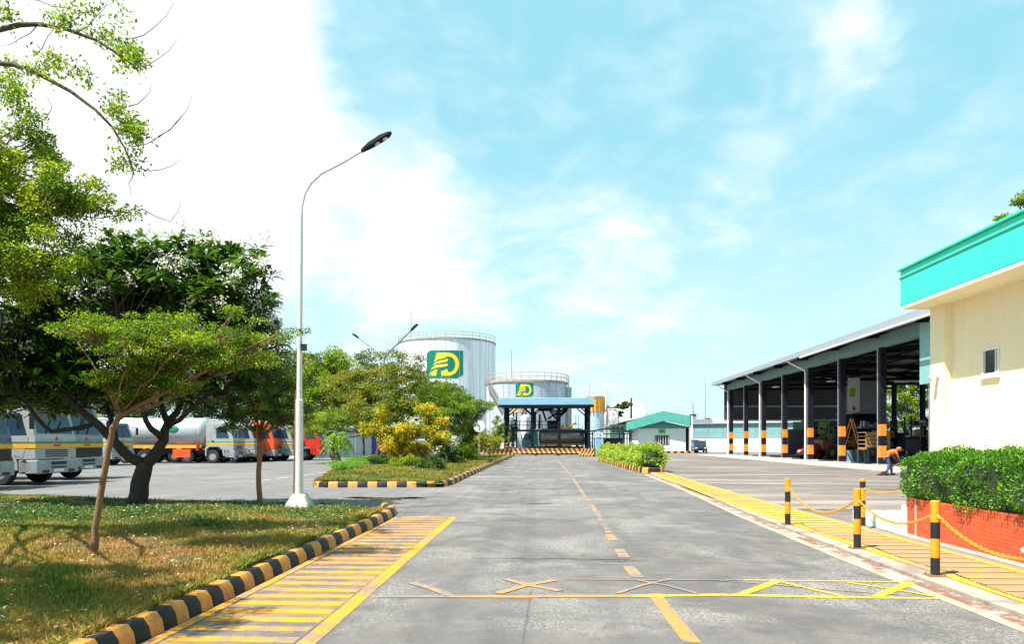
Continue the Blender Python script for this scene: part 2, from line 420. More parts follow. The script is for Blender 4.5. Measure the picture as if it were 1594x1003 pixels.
# ---- road markings
m_yl = worn('road paint yellow', (.62, .245, .012), (.22, .15, .10), .478, 6)
m_yb = worn('road paint bright yellow', (.72, .44, .02), ASPH, .43, 8)
m_or = worn('road paint orange', (.50, .21, .045), ASPH, .475, 8)
m_orf = worn('road paint orange faded', (.40, .20, .075), (.17, .158, .15), .497, 7)
m_wh = worn('road paint pale', (.62, .50, .40), (.15, .148, .15), .5, 6)
mb = MB()
lx = [g(480, 1003), g(705, 808)]
def LX(y): return -1.90+(.045*(0))+(-1.93+1.90)*(y-5.8)/9.5
strip(mb, [(-1.87, -6), (-1.88, 6), (-1.91, 11), (-1.93, 15.5)], .15, .009)
strip(mb, [(-3.12, -6), (-3.12, 6), (-3.1, 15.2)], .10, .009)
tag(mb.build('edge_line', m_yl), kind='structure')
m_hz = worn('dusty hatch ground', (.24, .15, .09), (.11, .10, .10), .50, 2.2)
mb = MB(); poly(mb, [(-3.04, -6), (-1.97, -6), (-1.97, 15.4), (-3.04, 15.2)], .0065); tag(mb.build('hatch_ground', m_hz), kind='structure')
mb = MB(); y = 3.2
while y < 15.5:
    s = .315+.012*(y-6) if y > 6 else .315
    mb.quad((-3.03, y, .009), (-1.99, y+rg.uniform(-.02, .02), .009), (-1.99, y+.165+rg.uniform(-.01, .02), .009), (-3.03, y+.17, .009), 0); y += s+rg.uniform(-.02, .03)
tag(mb.build('crosshatch_marking', m_yl), kind='structure')
# footing of the hatch: dusty strip
mb = MB()
strip(mb, [g(1078, 1003), g(1050, 968), g(1018, 926)], .14, .009)
tag(mb.build('centre_line', m_or), kind='structure')
mb = MB()
for a, b in (((993, 901), (978, 883)), ((972, 869), (963, 856)), ((955, 843), (948, 833))): strip(mb, [g(*a), g(*b)], .15, .009)
tag(mb.build('centre_dash', worn('centre dash paint', (.46, .21, .06), (.16, .148, .14), .506, 6)), kind='structure')
mb = MB(); strip(mb, [g(948, 831), g(925, 793), g(908, 770), g(892, 745), g(880, 730), g(868, 717)], .10, .009); tag(mb.build('faded_centre_line', worn('centre paint nearly gone', (.40, .20, .08), ASPH, .50, 2.5)), kind='structure')
mb = MB()
strip(mb, [g(985, 930), g(1130, 928), g(1260, 931), g(1400, 933), g(1472, 934)], [.10, .10, .09, .08, .04], .010)
mo = MB(); strip(mo, [g(800, 931), g(900, 930), g(984, 930)], [.12, .11, .10], .010); tag(mo.build('crossing_line', m_or), kind='structure')
strip(mb, [g(1155, 927), g(1213, 906)], .11, .0115); strip(mb, [g(1365, 931), g(1418, 909)], .11, .0115)
strip(mb, [g(1213, 907), g(1262, 919), g(1310, 930)], .06, .012); strip(mb, [g(1320, 909), g(1400, 921), g(1455, 931)], .045, .012)
strip(mb, [g(1130, 905), g(1260, 906.5), g(1420, 908.5)], .035, .0125)
tag(mb.build('zigzag_marking', m_yb), kind='structure')
mb = MB()
strip(mb, [g(580, 931), g(690, 930), g(800, 931)], .12, .010); strip(mb, [g(640, 909), g(672, 918), g(700, 929)], .11, .0115)
strip(mb, [g(785, 903), g(820, 912), g(872, 922)], .10, .0115); strip(mb, [g(865, 905), g(820, 913), g(775, 926)], .10, .012)
strip(mb, [g(1045, 903), g(1000, 913), g(960, 926)], .06, .012); strip(mb, [g(990, 905), g(1040, 914), g(1085, 926)], .06, .0125)
strip(mb, [g(880, 904), g(1000, 905), g(1130, 905)], .03, .013); strip(mb, [g(1120, 906), g(1200, 912), g(1300, 921), g(1400, 928)], .03, .013)
tag(mb.build('faded_zigzag_marking', m_orf), kind='structure')
mb = MB(); strip(mb, [g(390, 751), g(514, 735)], .12, .005); strip(mb, [g(406, 752.5), g(487, 752.5)], .10, .006); strip(mb, [g(0, 785), g(70, 787)], .2, .005); strip(mb, [g(150, 727), g(330, 726)], .2, .005)
tag(mb.build('yard_line', m_wh), kind='structure')
m_tar = paint('tar seam', (.035, .035, .037), .6, var=.3, scale=6)
mb = MB(); rr = random.Random(3)
for (a, b) in (((780, 811), (902, 811)), ((735, 870), (980, 873)), ((940, 876), (1000, 874))):
    k = 14; strip(mb, [g(a[0]+(b[0]-a[0])*i/k, a[1]+(b[1]-a[1])*i/k+rr.uniform(-.8, .8)) for i in range(k+1)], [rr.uniform(.008, .03) for _ in range(k+1)], .0095)
tag(mb.build('road_seam', m_tar), kind='structure')
m_pud = paint('damp patch', (.03, .03, .032), .12, var=.3, scale=3)
mb = MB()
for (cx, cy, rx, ry) in ((600, 777, 48, 2.2), (560, 775.5, 25, 1.1), (640, 776, 26, 1.3), (520, 779, 18, .8)):
    pts = [];
    for i in range(22):
        a = 2*math.pi*i/22; k = 1+.35*math.sin(3*a+cx)+.2*math.sin(7*a); p = g(cx+rx*k*math.cos(a), cy+ry*k*math.sin(a)); pts.append((p.x, p.y))
    poly(mb, pts, .0062+.0008*(cx % 5))
tag(mb.build('puddle', m_pud), kind='structure')

# ---- kerbs
m_ky = paint('kerb yellow', (.52, .225, .03), .6, var=.25, scale=9, dirt=(.2, .12, .06), dirt_amt=.7, bump=.5, bscale=35)
m_kb = paint('kerb black', (.008, .009, .013), .55, var=.35, scale=9, spec=.25, dirt=(.12, .10, .08), dirt_amt=.2, bump=.5, bscale=35)
def kerb(name, pts, lens, h=.17, w=.2, seed=1, mats=None):
    """blocks laid along a line; lens(i, pos) gives each block's length"""
    r = random.Random(seed); mb = MB(); P = [Vector((p[0], p[1], 0)) for p in pts]; i = 0; pos = 0
    seg = [(P[k+1]-P[k]).length for k in range(len(P)-1)]; tot = sum(seg)
    def pt(s):
        s = min(max(s, 0), tot-1e-6)
        for k, L in enumerate(seg):
            if s <= L: return P[k]+(P[k+1]-P[k])*(s/L), (P[k+1]-P[k]).normalized()
            s -= L
        return P[-1], (P[-1]-P[-2]).normalized()
    while pos < tot-.02:
        L = min(lens(pt(pos)[0]), tot-pos); a, _ = pt(pos); b, _ = pt(pos+L); t = (b-a).normalized(); nn = Vector((t.y, -t.x, 0)); gap = .006
        a2 = a+t*gap; b2 = b-t*gap; jj = [r.uniform(-.006, .006) for _ in range(6)]
        prof = [(-w/2, -.015), (-w/2, h-.05+jj[0]), (-w/2+.045, h+jj[1]), (w/2-.05, h+jj[2]), (w/2-.005, h-.06+jj[3]), (w/2+.02, -.015)]
        ring = lambda q, e: [tuple(q+nn*u*e+Vector((0, 0, v if v < 0 else v-(1-e)*.1))) for u, v in prof]
        rings = [ring(a2, .97), ring(a2+t*.02, 1), ring(b2-t*.02, 1), ring(b2, .97)]; k = len(prof)
        vs = sum(rings, []); fs = [(q*k+j, q*k+(j+1) % k, (q+1)*k+(j+1) % k, (q+1)*k+j) for q in range(3) for j in range(k)]+[tuple(range(k)), tuple(3*k+j for j in range(k))]
        mb.add(vs, fs, i % 2); pos += L; i += 1
    return tag(mb.build(name, mats or [m_ky, m_kb], smooth='auto'), kind='structure')
kerb('lawn_kerb', [(-3.32, 2.0), (-3.3, 14.5), (-3.33, 15.6), (-3.45, 16.5), (-3.75, 17.1)], lambda p: .215+.030*max(0, p.y-6))
kerb('island_kerb', [(-12.6, 44), (-9.6, 32), (-8.35, 26.6), (-8.05, 25.7), (-7.6, 25.45), (-4.1, 25.75), (-3.65, 26.2), (-3.55, 27.0), (-3.58, 34), (-3.6, 50), (-3.55, 76)], lambda p: .34 if p.y < 26.3 else .8, h=.2)
kerb('planting_kerb', [(4.35, 61), (4.95, 38.0), (5.1, 37.5), (5.75, 37.4), (5.95, 37.8), (5.6, 61)], lambda p: .55, h=.3, w=.16)
kerb('building_kerb', [at(1000, 706, 103).xy, at(1080, 706, 103).xy], lambda p: .48, h=.28, w=.3)

# ---- lawn terrain
rng = np.random.default_rng(7)
def yfar(x): return np.interp(x, [-30, -16, -9, -5, -3.5], [26.5, 21.4, 18.9, 17.9, 16.7])
def lawn_z(x, y):
    t = np.clip((yfar(x)-y)/1.6, 0, 1); e = t*t*(3-2*t)
    return .01+e*.125+.02*np.sin(x*1.7+y*.9)*e+.012*np.sin(x*4.1-y*3.3)*e
b = NB('lawn soil'); nn = b.noise(1.1, 8, None, .6, .5); f = b.noise(30, 5)
c = b.mix(b.rng(nn, .42, .6), (.07, .09, .025), (.30, .16, .07)); c = b.mix(b.rng(f, .3, .7, 0, .5), c, (.06, .05, .03)); b.bump(f, .9, .03); m_soil = b.done(c, .95, 0, .2)
def lawn_grid(name, x0, x1, nx, ny, y0, yf, zf, mat):
    V = []; F = []
    for i in range(nx+1):
        x = x0+(x1-x0)*i/nx
        for j in range(ny+1):
            y = y0(x)+(yf(x)-y0(x))*j/ny; V.append((x, y, float(zf(x, y))))
    for i in range(nx):
        for j in range(ny): a = i*(ny+1)+j; F.append((a, a+ny+1, a+ny+2, a+1))
    return tag(npmesh(name, V, F, mat, smooth=True), kind='structure')
lawn_grid('lawn', -30, -3.36, 90, 90, lambda x: -6, lambda x: float(yfar(x)), lawn_z, m_soil)
def isl_left(y): return np.interp(y, [25.6, 32, 44, 60, 78], [-8.1, -9.5, -12.5, -15.5, -17.5])
V = []; F = []; ny = 60; nx = 24
def isl_z(x, y): return .16+.05*math.sin(x*1.1)*math.sin(y*.7)+.1*min(1, max(0, (y-26)/10))
for j in range(ny+1):
    y = 25.6+(78-25.6)*(j/ny)**1.5
    for i in range(nx+1):
        x = float(isl_left(y))+(-3.62-float(isl_left(y)))*i/nx; e = min(i, nx-i, 3)/3*min(1, max(.0, (y-25.6)/1)); V.append((x, y, .13+(isl_z(x, y)-.13)*e))
for j in range(ny):
    for i in range(nx): a = j*(nx+1)+i; F.append((a, a+1, a+nx+2, a+nx+1))
tag(npmesh('island_lawn', V, F, m_soil, smooth=True), kind='structure')

# ---- grass
m_grass = leafmat('grass blades', [(.36, .17, .05), (.42, .25, .045), (.24, .25, .025), (.075, .15, .012), (.02, .075, .008)], .3, .6)
def lf(x, y, s, ph=0):
    return (np.sin(x*s+1.3*np.sin(y*s*.7+ph)+ph)*np.cos(y*s*1.13+1.1*np.sin(x*s*.6)+ph*2)+.6*np.sin(x*s*2.3+y*s*1.9+ph)*.8)/1.5
def grass(name, label, x, y, zf, hmin, hmax, green, rng):
    n = len(x); z = zf(x, y); P = np.stack([x, y, z-.005], 1)
    D = rng.normal(size=(n, 3))*.45; D[:, 2] = 1; D = unit(D); h = rng.uniform(hmin, hmax, n)*(1+.35*lf(x, y, 2.1, 2)); w = h*rng.uniform(.09, .16, n)+.002
    ang = rng.uniform(0, 2*math.pi, n); S_ = np.stack([np.cos(ang), np.sin(ang), np.zeros(n)], 1)*w[:, None]
    bend = np.stack([rng.normal(size=n), rng.normal(size=n), -np.abs(rng.normal(size=n))*.5], 1)*h[:, None]*.3
    mid = P+D*h[:, None]*.55; tip = P+D*h[:, None]+bend
    V = np.stack([P-S_/2, P+S_/2, mid+S_*.4, mid-S_*.4, tip], 1).reshape(-1, 3)
    k = np.arange(n)*5; F = np.stack([k, k+1, k+2, k+3], 1); F2 = np.stack([k+3, k+2, k+4, k+4], 1)
    t = np.clip(green+rng.normal(size=n)*.16, 0, 1)
    me_F = np.concatenate([np.stack([k, k+1, k+2], 1), np.stack([k, k+2, k+3], 1), np.stack([k+3, k+2, k+4], 1)])
    o = npmesh(name, V, me_F, m_grass, None, np.concatenate([t, t, t])); return tag(o, label, 'grass', kind='stuff')
def sample_lawn(n):
    out = []
    d = 4.6+rng.random(n)**1.35*18.5; u = rng.random(n)
    px = -60+u*(700); X = (px-797)/1150*d; x = X*math.cos(TH)-d*math.sin(TH); y = X*math.sin(TH)+d*math.cos(TH)
    k = (x < -3.40) & (y < yfar(x)-.05) & (x > -20); return x[k], y[k]
x, y = sample_lawn(330000)
dry = lf(x, y, .75, .5)*.5+lf(x, y, 2.4, 1.7)*.35
gr = np.clip(.46+dry*.62-.18*np.exp(-((y-9)**2)/9)*(x > -8)+.22*(y > 13)-.1*(x > -5), .02, .98)
keep = rng.random(len(x)) < (.22+.78*np.clip(gr*1.5+.25*lf(x, y, 1.9, 5), 0, 1))
grass('grass', 'short patchy lawn grass, half green and half dried to straw', x[keep], y[keep], lawn_z, .03, .085, gr[keep], rng)
xe = np.concatenate([rng.normal(-3.435, .018, 12000), rng.normal(-5.55, .28, 900)]); ye = np.concatenate([3+rng.random(12000)**1.2*13.4, rng.normal(15.3, .25, 900)]); ke = (lf(xe, ye, 3.1, 1)+rng.normal(size=len(xe))*.4 > -.1); xe = xe[ke]; ye = ye[ke]
grass('edge_grass', 'taller grass tufts lapping over the inner side of the lawn kerb', xe, ye, lawn_z, .06, .15, np.clip(.5+.3*lf(xe, ye, 1.3, 2), 0, 1), rng)
# broad-leaved ground cover under the trees
m_weed = leafmat('ground cover', [(.02, .06, .012), (.04, .12, .02), (.10, .22, .03)], .3)
n = 26000; x = rng.uniform(-14, -3.9, n); y = rng.uniform(11.5, 18.2, n)
dens = lf(x, y, 1.0, 4)+.5*lf(x, y, 3, 2)-np.abs(y-15.6)*.35+.35; k = (dens > rng.normal(size=n)*.25) & (y < yfar(x)-.3); x = x[k]; y = y[k]
P = np.stack([x, y, lawn_z(x, y)+rng.random(len(x))*.07], 1); D = rng.normal(size=(len(x), 3)); D[:, 2] = np.abs(D[:, 2])*.5
o = leaves('ground_cover', P, D, rng.uniform(.04, .09, len(x)), .035, rng.random(len(x)), m_weed, None, rng, 1.5); tag(o, 'low dark green creeping ground cover under the trees on the lawn', 'ground cover', kind='stuff')
# fallen leaves and petals
m_lit = leafmat('leaf litter', [(.75, .68, .5), (.45, .2, .07), (.25, .11, .05), (.5, .32, .1)], .1, .7)
n = 3200; x = np.concatenate([rng.uniform(-14, -3.6, n), rng.normal(-9.6, 1.8, n)]); y = np.concatenate([rng.uniform(5, 18.6, n), rng.normal(17.0, 1.0, n)])
k = (x < -3.5) & (y < yfar(x)+.1); x = x[k]; y = y[k]; P = np.stack([x, y, lawn_z(x, y)+.035], 1); D = rng.normal(size=(len(x), 3)); D[:, 2] *= .15
tg = rng.random(len(x)); tg[(y > 15.8)] *= .8
o = leaves('leaf_litter', P, D, rng.uniform(.03, .075, len(x)), .035, tg, m_lit, None, rng, 2.5); tag(o, 'dry brown leaves and white petals scattered over the lawn', 'leaf litter', kind='stuff')
# island grass
n = 90000; y = 25.8+rng.random(n)**1.6*50; x = isl_left(y)+rng.random(n)*(-3.8-isl_left(y))
zf = np.vectorize(isl_z)
grass('island_grass', 'yellow green grass on the kerbed island with its golden shrubs', x, y, lambda a, b_: zf(a, b_)-.02, .06, .2, np.clip(.55+.3*lf(x, y, .9, 3), 0, 1), rng)
# ================================================================ BUILDINGS AND TANKS
m_cream = paint('cream wall paint', (.86, .74, .50), .75, var=.03, scale=1.2, dirt=(.50, .40, .26), dirt_amt=.07, bump=.12, bscale=90, stretch=(2.5, 2.5, .35))
m_teal = paint('turquoise fascia paint', (.025, .68, .46), .5, var=.08, scale=1.5, dirt=(.02, .42, .36), dirt_amt=.4, bump=.1, bscale=30)
m_tealk = paint('dark teal drip line', (.01, .20, .18), .5)
m_white = paint('white paint', (.78, .78, .76), .55, var=.04, scale=2, dirt=(.45, .38, .3), dirt_amt=.25)
m_whitew = paint('whitewashed wall', (.78, .79, .78), .8, var=.05, scale=.8, dirt=(.4, .33, .27), dirt_amt=.35)
m_black = paint('black metal', (.012, .013, .018), .45, var=.2)
m_navy = paint('navy black steel', (.005, .006, .014), .75, spec=.2, var=.3, scale=2, dirt=(.03, .03, .035), dirt_amt=.4)
m_hor = paint('hazard orange', (.68, .22, .015), .5, var=.12, scale=3, dirt=(.25, .1, .03), dirt_amt=.5)
m_hyel = paint('bollard yellow', (.66, .28, .012), .42, var=.1, scale=6, dirt=(.3, .15, .03), dirt_amt=.5)
m_steel = paint('grey galvanised steel', (.42, .44, .46), .4, .5, var=.12, scale=3, dirt=(.25, .2, .16), dirt_amt=.3)
m_glass = glassmat('dark glass')
m_glassb = glassmat('blue tinted glass', (.02, .05, .09), .1)
m_conc2 = paint('grey concrete', (.40, .38, .35), .85, var=.15, scale=2, dirt=(.2, .17, .14), dirt_amt=.4, bump=.3, bscale=30)
m_rust = paint('rusty brown steel', (.22, .10, .05), .8, var=.35, scale=4)
m_wood = paint('timber', (.35, .18, .07), .7, var=.3, scale=5)
m_red = paint('red paint', (.55, .02, .015), .35, var=.1, scale=3)
m_green = paint('signal green paint', (.20, .62, .03), .5, var=.1)

# ---- cream office building on the right
def office():
    t = thing('office_building', 'cream single-storey building with a bright turquoise roof fascia, behind the clipped hedge', 'building', (8.5, 0, 0))
    xw, ye = 0, 16.74
    mb = MB()           # walls: corner pier stands proud, main wall slightly recessed with window opening
    wx = .16; H = 4.62
    wy0, wy1, wz0, wz1 = 11.55, 11.98, 3.28, 3.88
    wy0, wy1 = 14.50, 15.05
    wz1 = 1.6+(688-543)/1150*14.36+.02; wz0 = 1.6+(688-584)/1150*14.36
    mb.b(wx, 9, -6, wy0, 0, H); mb.b(wx, 9, wy1, 16.16, 0, H); mb.b(wx, 9, wy0, wy1, 0, wz0); mb.b(wx, 9, wy0, wy1, wz1, H); mb.b(wx+.15, 9, wy0, wy1, wz0, wz1)
    mb.b(0, 9, 16.16, ye, 0, H)
    mb.build('wall', m_cream, t)
    mb = MB(); mb.b(-.55, 9.4, -6, 16.95, 4.62, 5.42); mb.build('fascia', m_teal, t, bevel=.02)
    mb = MB(); mb.b(-.565, 9.41, -6, 16.965, 5.24, 5.27); mb.build('drip_line', m_tealk, t)
    mb = MB(); mb.b(-.545, 9.3, -6, 16.9, 4.56, 4.62); mb.build('soffit', m_cream, t)
    mb = MB(); mb.b(-.60, 9.45, -6, 17.0, 5.42, 5.47); mb.build('roof_edge', m_teal, t, bevel=.01)
    w = MB()
    for (a, b, c, d) in ((wy0, wy0+.04, wz0, wz1), (wy1-.04, wy1, wz0, wz1), (wy0+.04, wy1-.04, wz0, wz0+.04), (wy0+.04, wy1-.04, wz1-.04, wz1), (wy0+.1, wy0+.12, wz0+.04, wz1-.04)): w.b(wx-.02, wx+.06, a, b, c, d)
    wo = w.build('window', m_white, t); w = MB(); w.b(wx+.03, wx+.05, wy0+.03, wy1-.03, wz0+.03, wz1-.03); w.build('pane', m_glass, wo)
    w = MB(); w.b(wx-.06, wx+.02, wy0-.03, wy1+.03, wz0-.06, wz0-.002); w.build('sill', m_cream, wo)
    # small bracket lamp near the corner
    w = MB(); w.box((-.06, 16.4, 3.05), (.12, .1, .1)); w.tube([(-.10, 16.4, 3.02), (-.18, 16.4, 2.96)], [.05, .07], 8); w.build('wall_lamp', m_white, t)
office()

# ---- brick planter and hedge
b = NB('red painted brick'); br = b.n.new('ShaderNodeTexBrick'); v = b.mapping((1, 1, 1), (0, R(90), 0)); 
vv = b.n.new('ShaderNodeSeparateXYZ'); b.l.new(b.tc, vv.inputs[0]); cmb = b.n.new('ShaderNodeCombineXYZ'); b.l.new(b.math('ADD', vv.outputs[1], vv.outputs[0]), cmb.inputs[0]); b.l.new(vv.outputs[2], cmb.inputs[1])
b.l.new(cmb.outputs[0], br.inputs[0]); br.inputs['Scale'].default_value = 1; br.inputs['Brick Width'].default_value = .23; br.inputs['Row Height'].default_value = .052; br.inputs['Mortar Size'].default_value = .004
br.inputs['Color1'].default_value = (.64, .10, .025, 1); br.inputs['Color2'].default_value = (.54, .075, .02, 1); br.inputs['Mortar'].default_value = (.24, .03, .015, 1)
c = b.mix(b.rng(b.noise(2.2, 6), .45, .8, 0, .5), br.outputs[0], (.42, .05, .03)); c = b.mix(b.rng(b.noise(9, 6), .58, .8, 0, .35), c, (.62, .22, .12)); c = b.mix(b.rng(b.noise(1, 6, b.mapping((3, 3, .7)), .6), .52, .75, 0, .5), c, (.22, .05, .03))
b.bump(b.math('ADD', b.math('MULTIPLY', br.outputs[1], -1.0), b.math('MULTIPLY', b.noise(60, 3), .3)), .5, .01); m_brick = b.done(c, .6)
t = thing('brick_planter', 'low planter wall of red painted brick under the clipped hedge', 'planter', (6.02, .28, 0))
mb = MB(); mb.b(0, .14, -4, 12.0, .05, .66); mb.b(.14, 2.2, 12.0-.14, 12.0, .05, .66); mb.b(.03, .17, 12.0, 12.36, .05, .66); mb.b(.17, 2.2, 12.2, 12.36, .05, .66); mb.build('brick_wall', m_brick, t, bevel=.008)
mb = MB(); mb.b(-.012, .02, 12.0, 12.035, .05, .665); mb.b(.02, .06, 12.36, 12.39, .05, .665); mb.build('corner_trim', m_conc2, t)
mb = MB(); mb.b(.14, 2.2, -4, 11.86, .06, .56); mb.build('soil', m_soil, t)
mb = MB(); mb.lathe([(.03, 0), (.055, .0), (.055, .02), (.045, .035), (.03, .03)], (-.0, 0, 0), 20, 'x'); mb.ell((-.03, 0, -.02), (.04, .035, .035), 10, 6)
o = mb.build('drain_spout', m_white, t, loc=(-.02, 9.22, .26))
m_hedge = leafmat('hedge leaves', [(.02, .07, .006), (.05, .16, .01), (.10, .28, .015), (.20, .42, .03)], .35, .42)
def hedge(name, label, x0, x1, y0, y1, z0, z1, n, L, mat, seed, rnd=.3, group=None, cat='hedge', lump=.05):
    rg_ = np.random.default_rng(seed); t = thing(name, label, cat, (0, 0, 0), 0, group); t.location = ((x0+x1)/2, (y0+y1)/2, z0)
    hx, hy, hz_ = (x1-x0)/2, (y1-y0)/2, (z1-z0)
    # points on a rounded box
    P = rg_.uniform(-1, 1, (n*2, 3)); fc = rg_.random(n*2); A = np.array([hy*hz_, hx*hz_*.7, hx*hy*2]); A = A/A.sum(); 
    ax = np.searchsorted(np.cumsum(A), fc); ax = np.minimum(ax, 2); sg = np.sign(P[np.arange(len(P)), ax]); sg[(ax == 2)] = 1
    P[np.arange(len(P)), ax] = sg; Q = P*np.array([hx, hy, hz_/2]); H3 = np.array([hx, hy, hz_/2])
    inner = np.clip(Q, -(H3-rnd), H3-rnd); dl = Q-inner; nrm = unit(dl); Q = inner+nrm*rnd
    bump_ = lump*(np.sin(Q[:, 0]*7+Q[:, 1]*5.1)+np.sin(Q[:, 1]*8.3-Q[:, 2]*9)+np.sin(Q[:, 2]*11+Q[:, 0]*6+Q[:, 1]*2.7))*.6
    Q = Q+nrm*(bump_-np.abs(rg_.normal(size=len(Q)))*.06+(rg_.random(len(Q)) < .012)*rg_.random(len(Q))*.11)[:, None]; Q[:, 2] += hz_/2
    D = nrm*1.0+rg_.normal(size=Q.shape)*.75; D[:, 2] += .35
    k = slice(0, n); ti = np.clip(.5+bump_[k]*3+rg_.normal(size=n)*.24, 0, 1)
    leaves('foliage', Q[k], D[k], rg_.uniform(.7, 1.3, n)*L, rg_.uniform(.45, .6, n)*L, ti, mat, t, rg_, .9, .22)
    # solid dark core coloured for the dim inside, blocks the view through
    mb = MB(); mb.b(-hx+.12, hx-.12, -hy+.12, hy-.12, .0, hz_-.12); mb.build('dark_core', paint('hedge inside', (.02, .035, .012), .95, var=.4, scale=12), t, bevel=.15 if min(hx, hy, hz_/2) > .28 else .05)
    return t
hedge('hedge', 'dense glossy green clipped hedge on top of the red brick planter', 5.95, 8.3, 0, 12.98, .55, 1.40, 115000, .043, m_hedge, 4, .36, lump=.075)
# white entrance step beside the planter
t = thing('entrance_step', 'low white painted step block at the end of the brick planter', 'step', (6.3, 13.93, .0))
mb = MB(); mb.b(-.20, 2.2, -1.25, 1.05, .0, .24); mb.build('lower_step', m_white, t, bevel=.015); mb = MB(); mb.b(.30, 2.2, -1.25, .1, .24, .42); mb.build('upper_step', m_white, t, bevel=.015)

# ---- the vehicle workshop (hangar)
m_roofm = corrugated('workshop roof sheet', (.36, .40, .45), 1, 9, .35, .4, amt=.15)
m_fas = paint('workshop fascia sheet', (.34, .38, .43), .4, .3, var=.06, scale=2)
m_beam = paint('green grey beam', (.11, .19, .19), .55, var=.15, scale=1.5)
m_beam2 = paint('pale teal pilaster', (.20, .42, .40), .6, var=.1, scale=1.5)
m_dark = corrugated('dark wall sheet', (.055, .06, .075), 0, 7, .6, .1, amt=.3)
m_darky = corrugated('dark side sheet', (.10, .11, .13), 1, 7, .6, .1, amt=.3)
def workshop():
    X0 = 20.95; t = thing('workshop_building', 'long open-sided vehicle workshop on black columns banded in orange', 'building', (X0, 1.05, 0))
    Ys = [83.4-6.24*i for i in range(10)]
    for i, Y in enumerate(Ys):
        c = MB(); w = .19
        for (a, b, m) in ((0, .55, 0), (.55, 1.28, 1), (1.28, 1.9, 0), (1.9, 2.62, 1), (2.62, 7.45, 0)): c.b(-w, w, Y-w, Y+w, a+.06, b+.06, m)
        o = c.build('column', [m_navy, m_hor], t, bevel=.01)
        c = MB(); c.b(-w-.03, -w, Y+w-.06, Y+w+.02, .06, 7.45); c.build('sunlit_flange', m_steel, o)  # pale grey stands for the sun on the column's left edge
        c = MB(); c.b(-.45, .45, Y-.45, Y+.45, .02, .2); c.build('footing', m_conc2, o)
    for i in (0, 2, 4):
        Y = Ys[i]; p = MB(); p.tube([(-1.15, Y+2.0, 8.2), (-1.1, Y+1.9, 8.1), (-.32, Y+.32, 7.25), (-.30, Y+.30, 7.0), (-.30, Y+.30, .2)], .06, 8); p.build('downpipe', m_white, t, smooth='auto')
    mb = MB(); mb.b(-.2, .2, 31, 84.5, 7.45, 8.2); mb.build('front_beam', m_beam, t)
    mb = MB(); mb.b(-.34, -.21, 39.2, 40.65, 4.75, 8.15); mb.build('pilaster', m_beam2, t)
    # roof: deep sheet rising gently to the rear
    mb = MB(); mb.prism([(-1.15, 8.3), (-1.15, 8.42), (9.5, 9.35), (19.5, 8.35), (19.5, 8.25), (9.5, 9.25)], 'y', 30, 87.8); mb.build('roof', m_roofm, t)
    mb = MB(); mb.b(-1.22, -1.15, 30, 87.9, 8.22, 8.62); mb.prism([(-1.22, 8.22), (-1.22, 8.62), (9.5, 9.6), (19.5, 8.6), (19.5, 8.2), (9.5, 9.2)], 'y', 87.8, 87.88); mb.build('fascia', m_fas, t)
    mb = MB(); mb.tube([(-1.30, 30, 8.12), (-1.30, 57, 8.10)], .07, 8); mb.build('gutter_pipe', m_white, t, smooth='auto')
    rf = MB()
    for Y in Ys: rf.bar((-1, Y, 8.15), (9.5, Y, 9.05), .15, .3); rf.bar((9.5, Y, 9.05), (18, Y, 8.2), .15, .3); rf.bar((0, Y, 7.5), (18, Y, 7.6), .12, .25)
    for k in range(9): x = 1+k*2; z = 8.3+.088*x if x < 9.5 else 10.1-.095*x; rf.b(x-.05, x+.05, 30, 86, z-.12, z)
    rf.build('roof_truss', m_navy, t)
    for Y in Ys:
        c = MB(); c.b(17.8, 18.2, Y-.2, Y+.2, .05, 8); c.build('rear_column', m_navy, t)
    # far end wall: sheeted from 4.1 m up; lower dark sheet added to darken the interior
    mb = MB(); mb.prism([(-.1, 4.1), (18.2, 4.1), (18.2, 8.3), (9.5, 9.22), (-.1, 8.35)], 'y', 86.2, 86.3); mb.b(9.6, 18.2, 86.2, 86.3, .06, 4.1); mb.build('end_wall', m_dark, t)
    mb = MB(); mb.b(0, 18, 86.0, 86.2, 5.6, 5.8); mb.b(0, 18, 86.0, 86.2, 4.0, 4.2); mb.build('wall_rail', m_steel, t)
    # rear wall: unseen near sheet and low far sheet, both added to darken the inside
    mb = MB(); mb.b(18.2, 18.3, 31, 71, 0.05, 8.2); mb.b(18.2, 18.3, 72, 86.2, 0.05, 2.6); mb.build('added_rear_wall', m_darky, t)
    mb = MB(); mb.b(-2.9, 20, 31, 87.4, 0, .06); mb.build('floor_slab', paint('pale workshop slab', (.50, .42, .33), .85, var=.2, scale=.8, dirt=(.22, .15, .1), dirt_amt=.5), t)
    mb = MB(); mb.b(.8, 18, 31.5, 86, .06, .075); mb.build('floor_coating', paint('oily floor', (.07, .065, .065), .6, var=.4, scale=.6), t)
    for (Y, x) in ((77, 3), (70, 6)):
        mb = MB(); mb.box((x, Y, 7.3), (.5, .9, .1)); mb.tube([(x, Y, 7.35), (x, Y, 7.55)], .02, 6); mb.build('ceiling_lamp', m_white, t)
    return t
workshop()

def banner(name, label, c, w, h, rz, cols, cat='banner'):
    t = thing(name, label, cat, c, rz); mb = MB(); mb.b(-w/2, w/2, -.02, .02, 0, h); mb.build('cloth', cols[0], t)
    for (x0, x1, z0, z1, m) in cols[1]: mb = MB(); mb.b(x0*w, x1*w, -.035, -.021, z0*h, z1*h); mb.build('colour_patch', m, t)
    return t
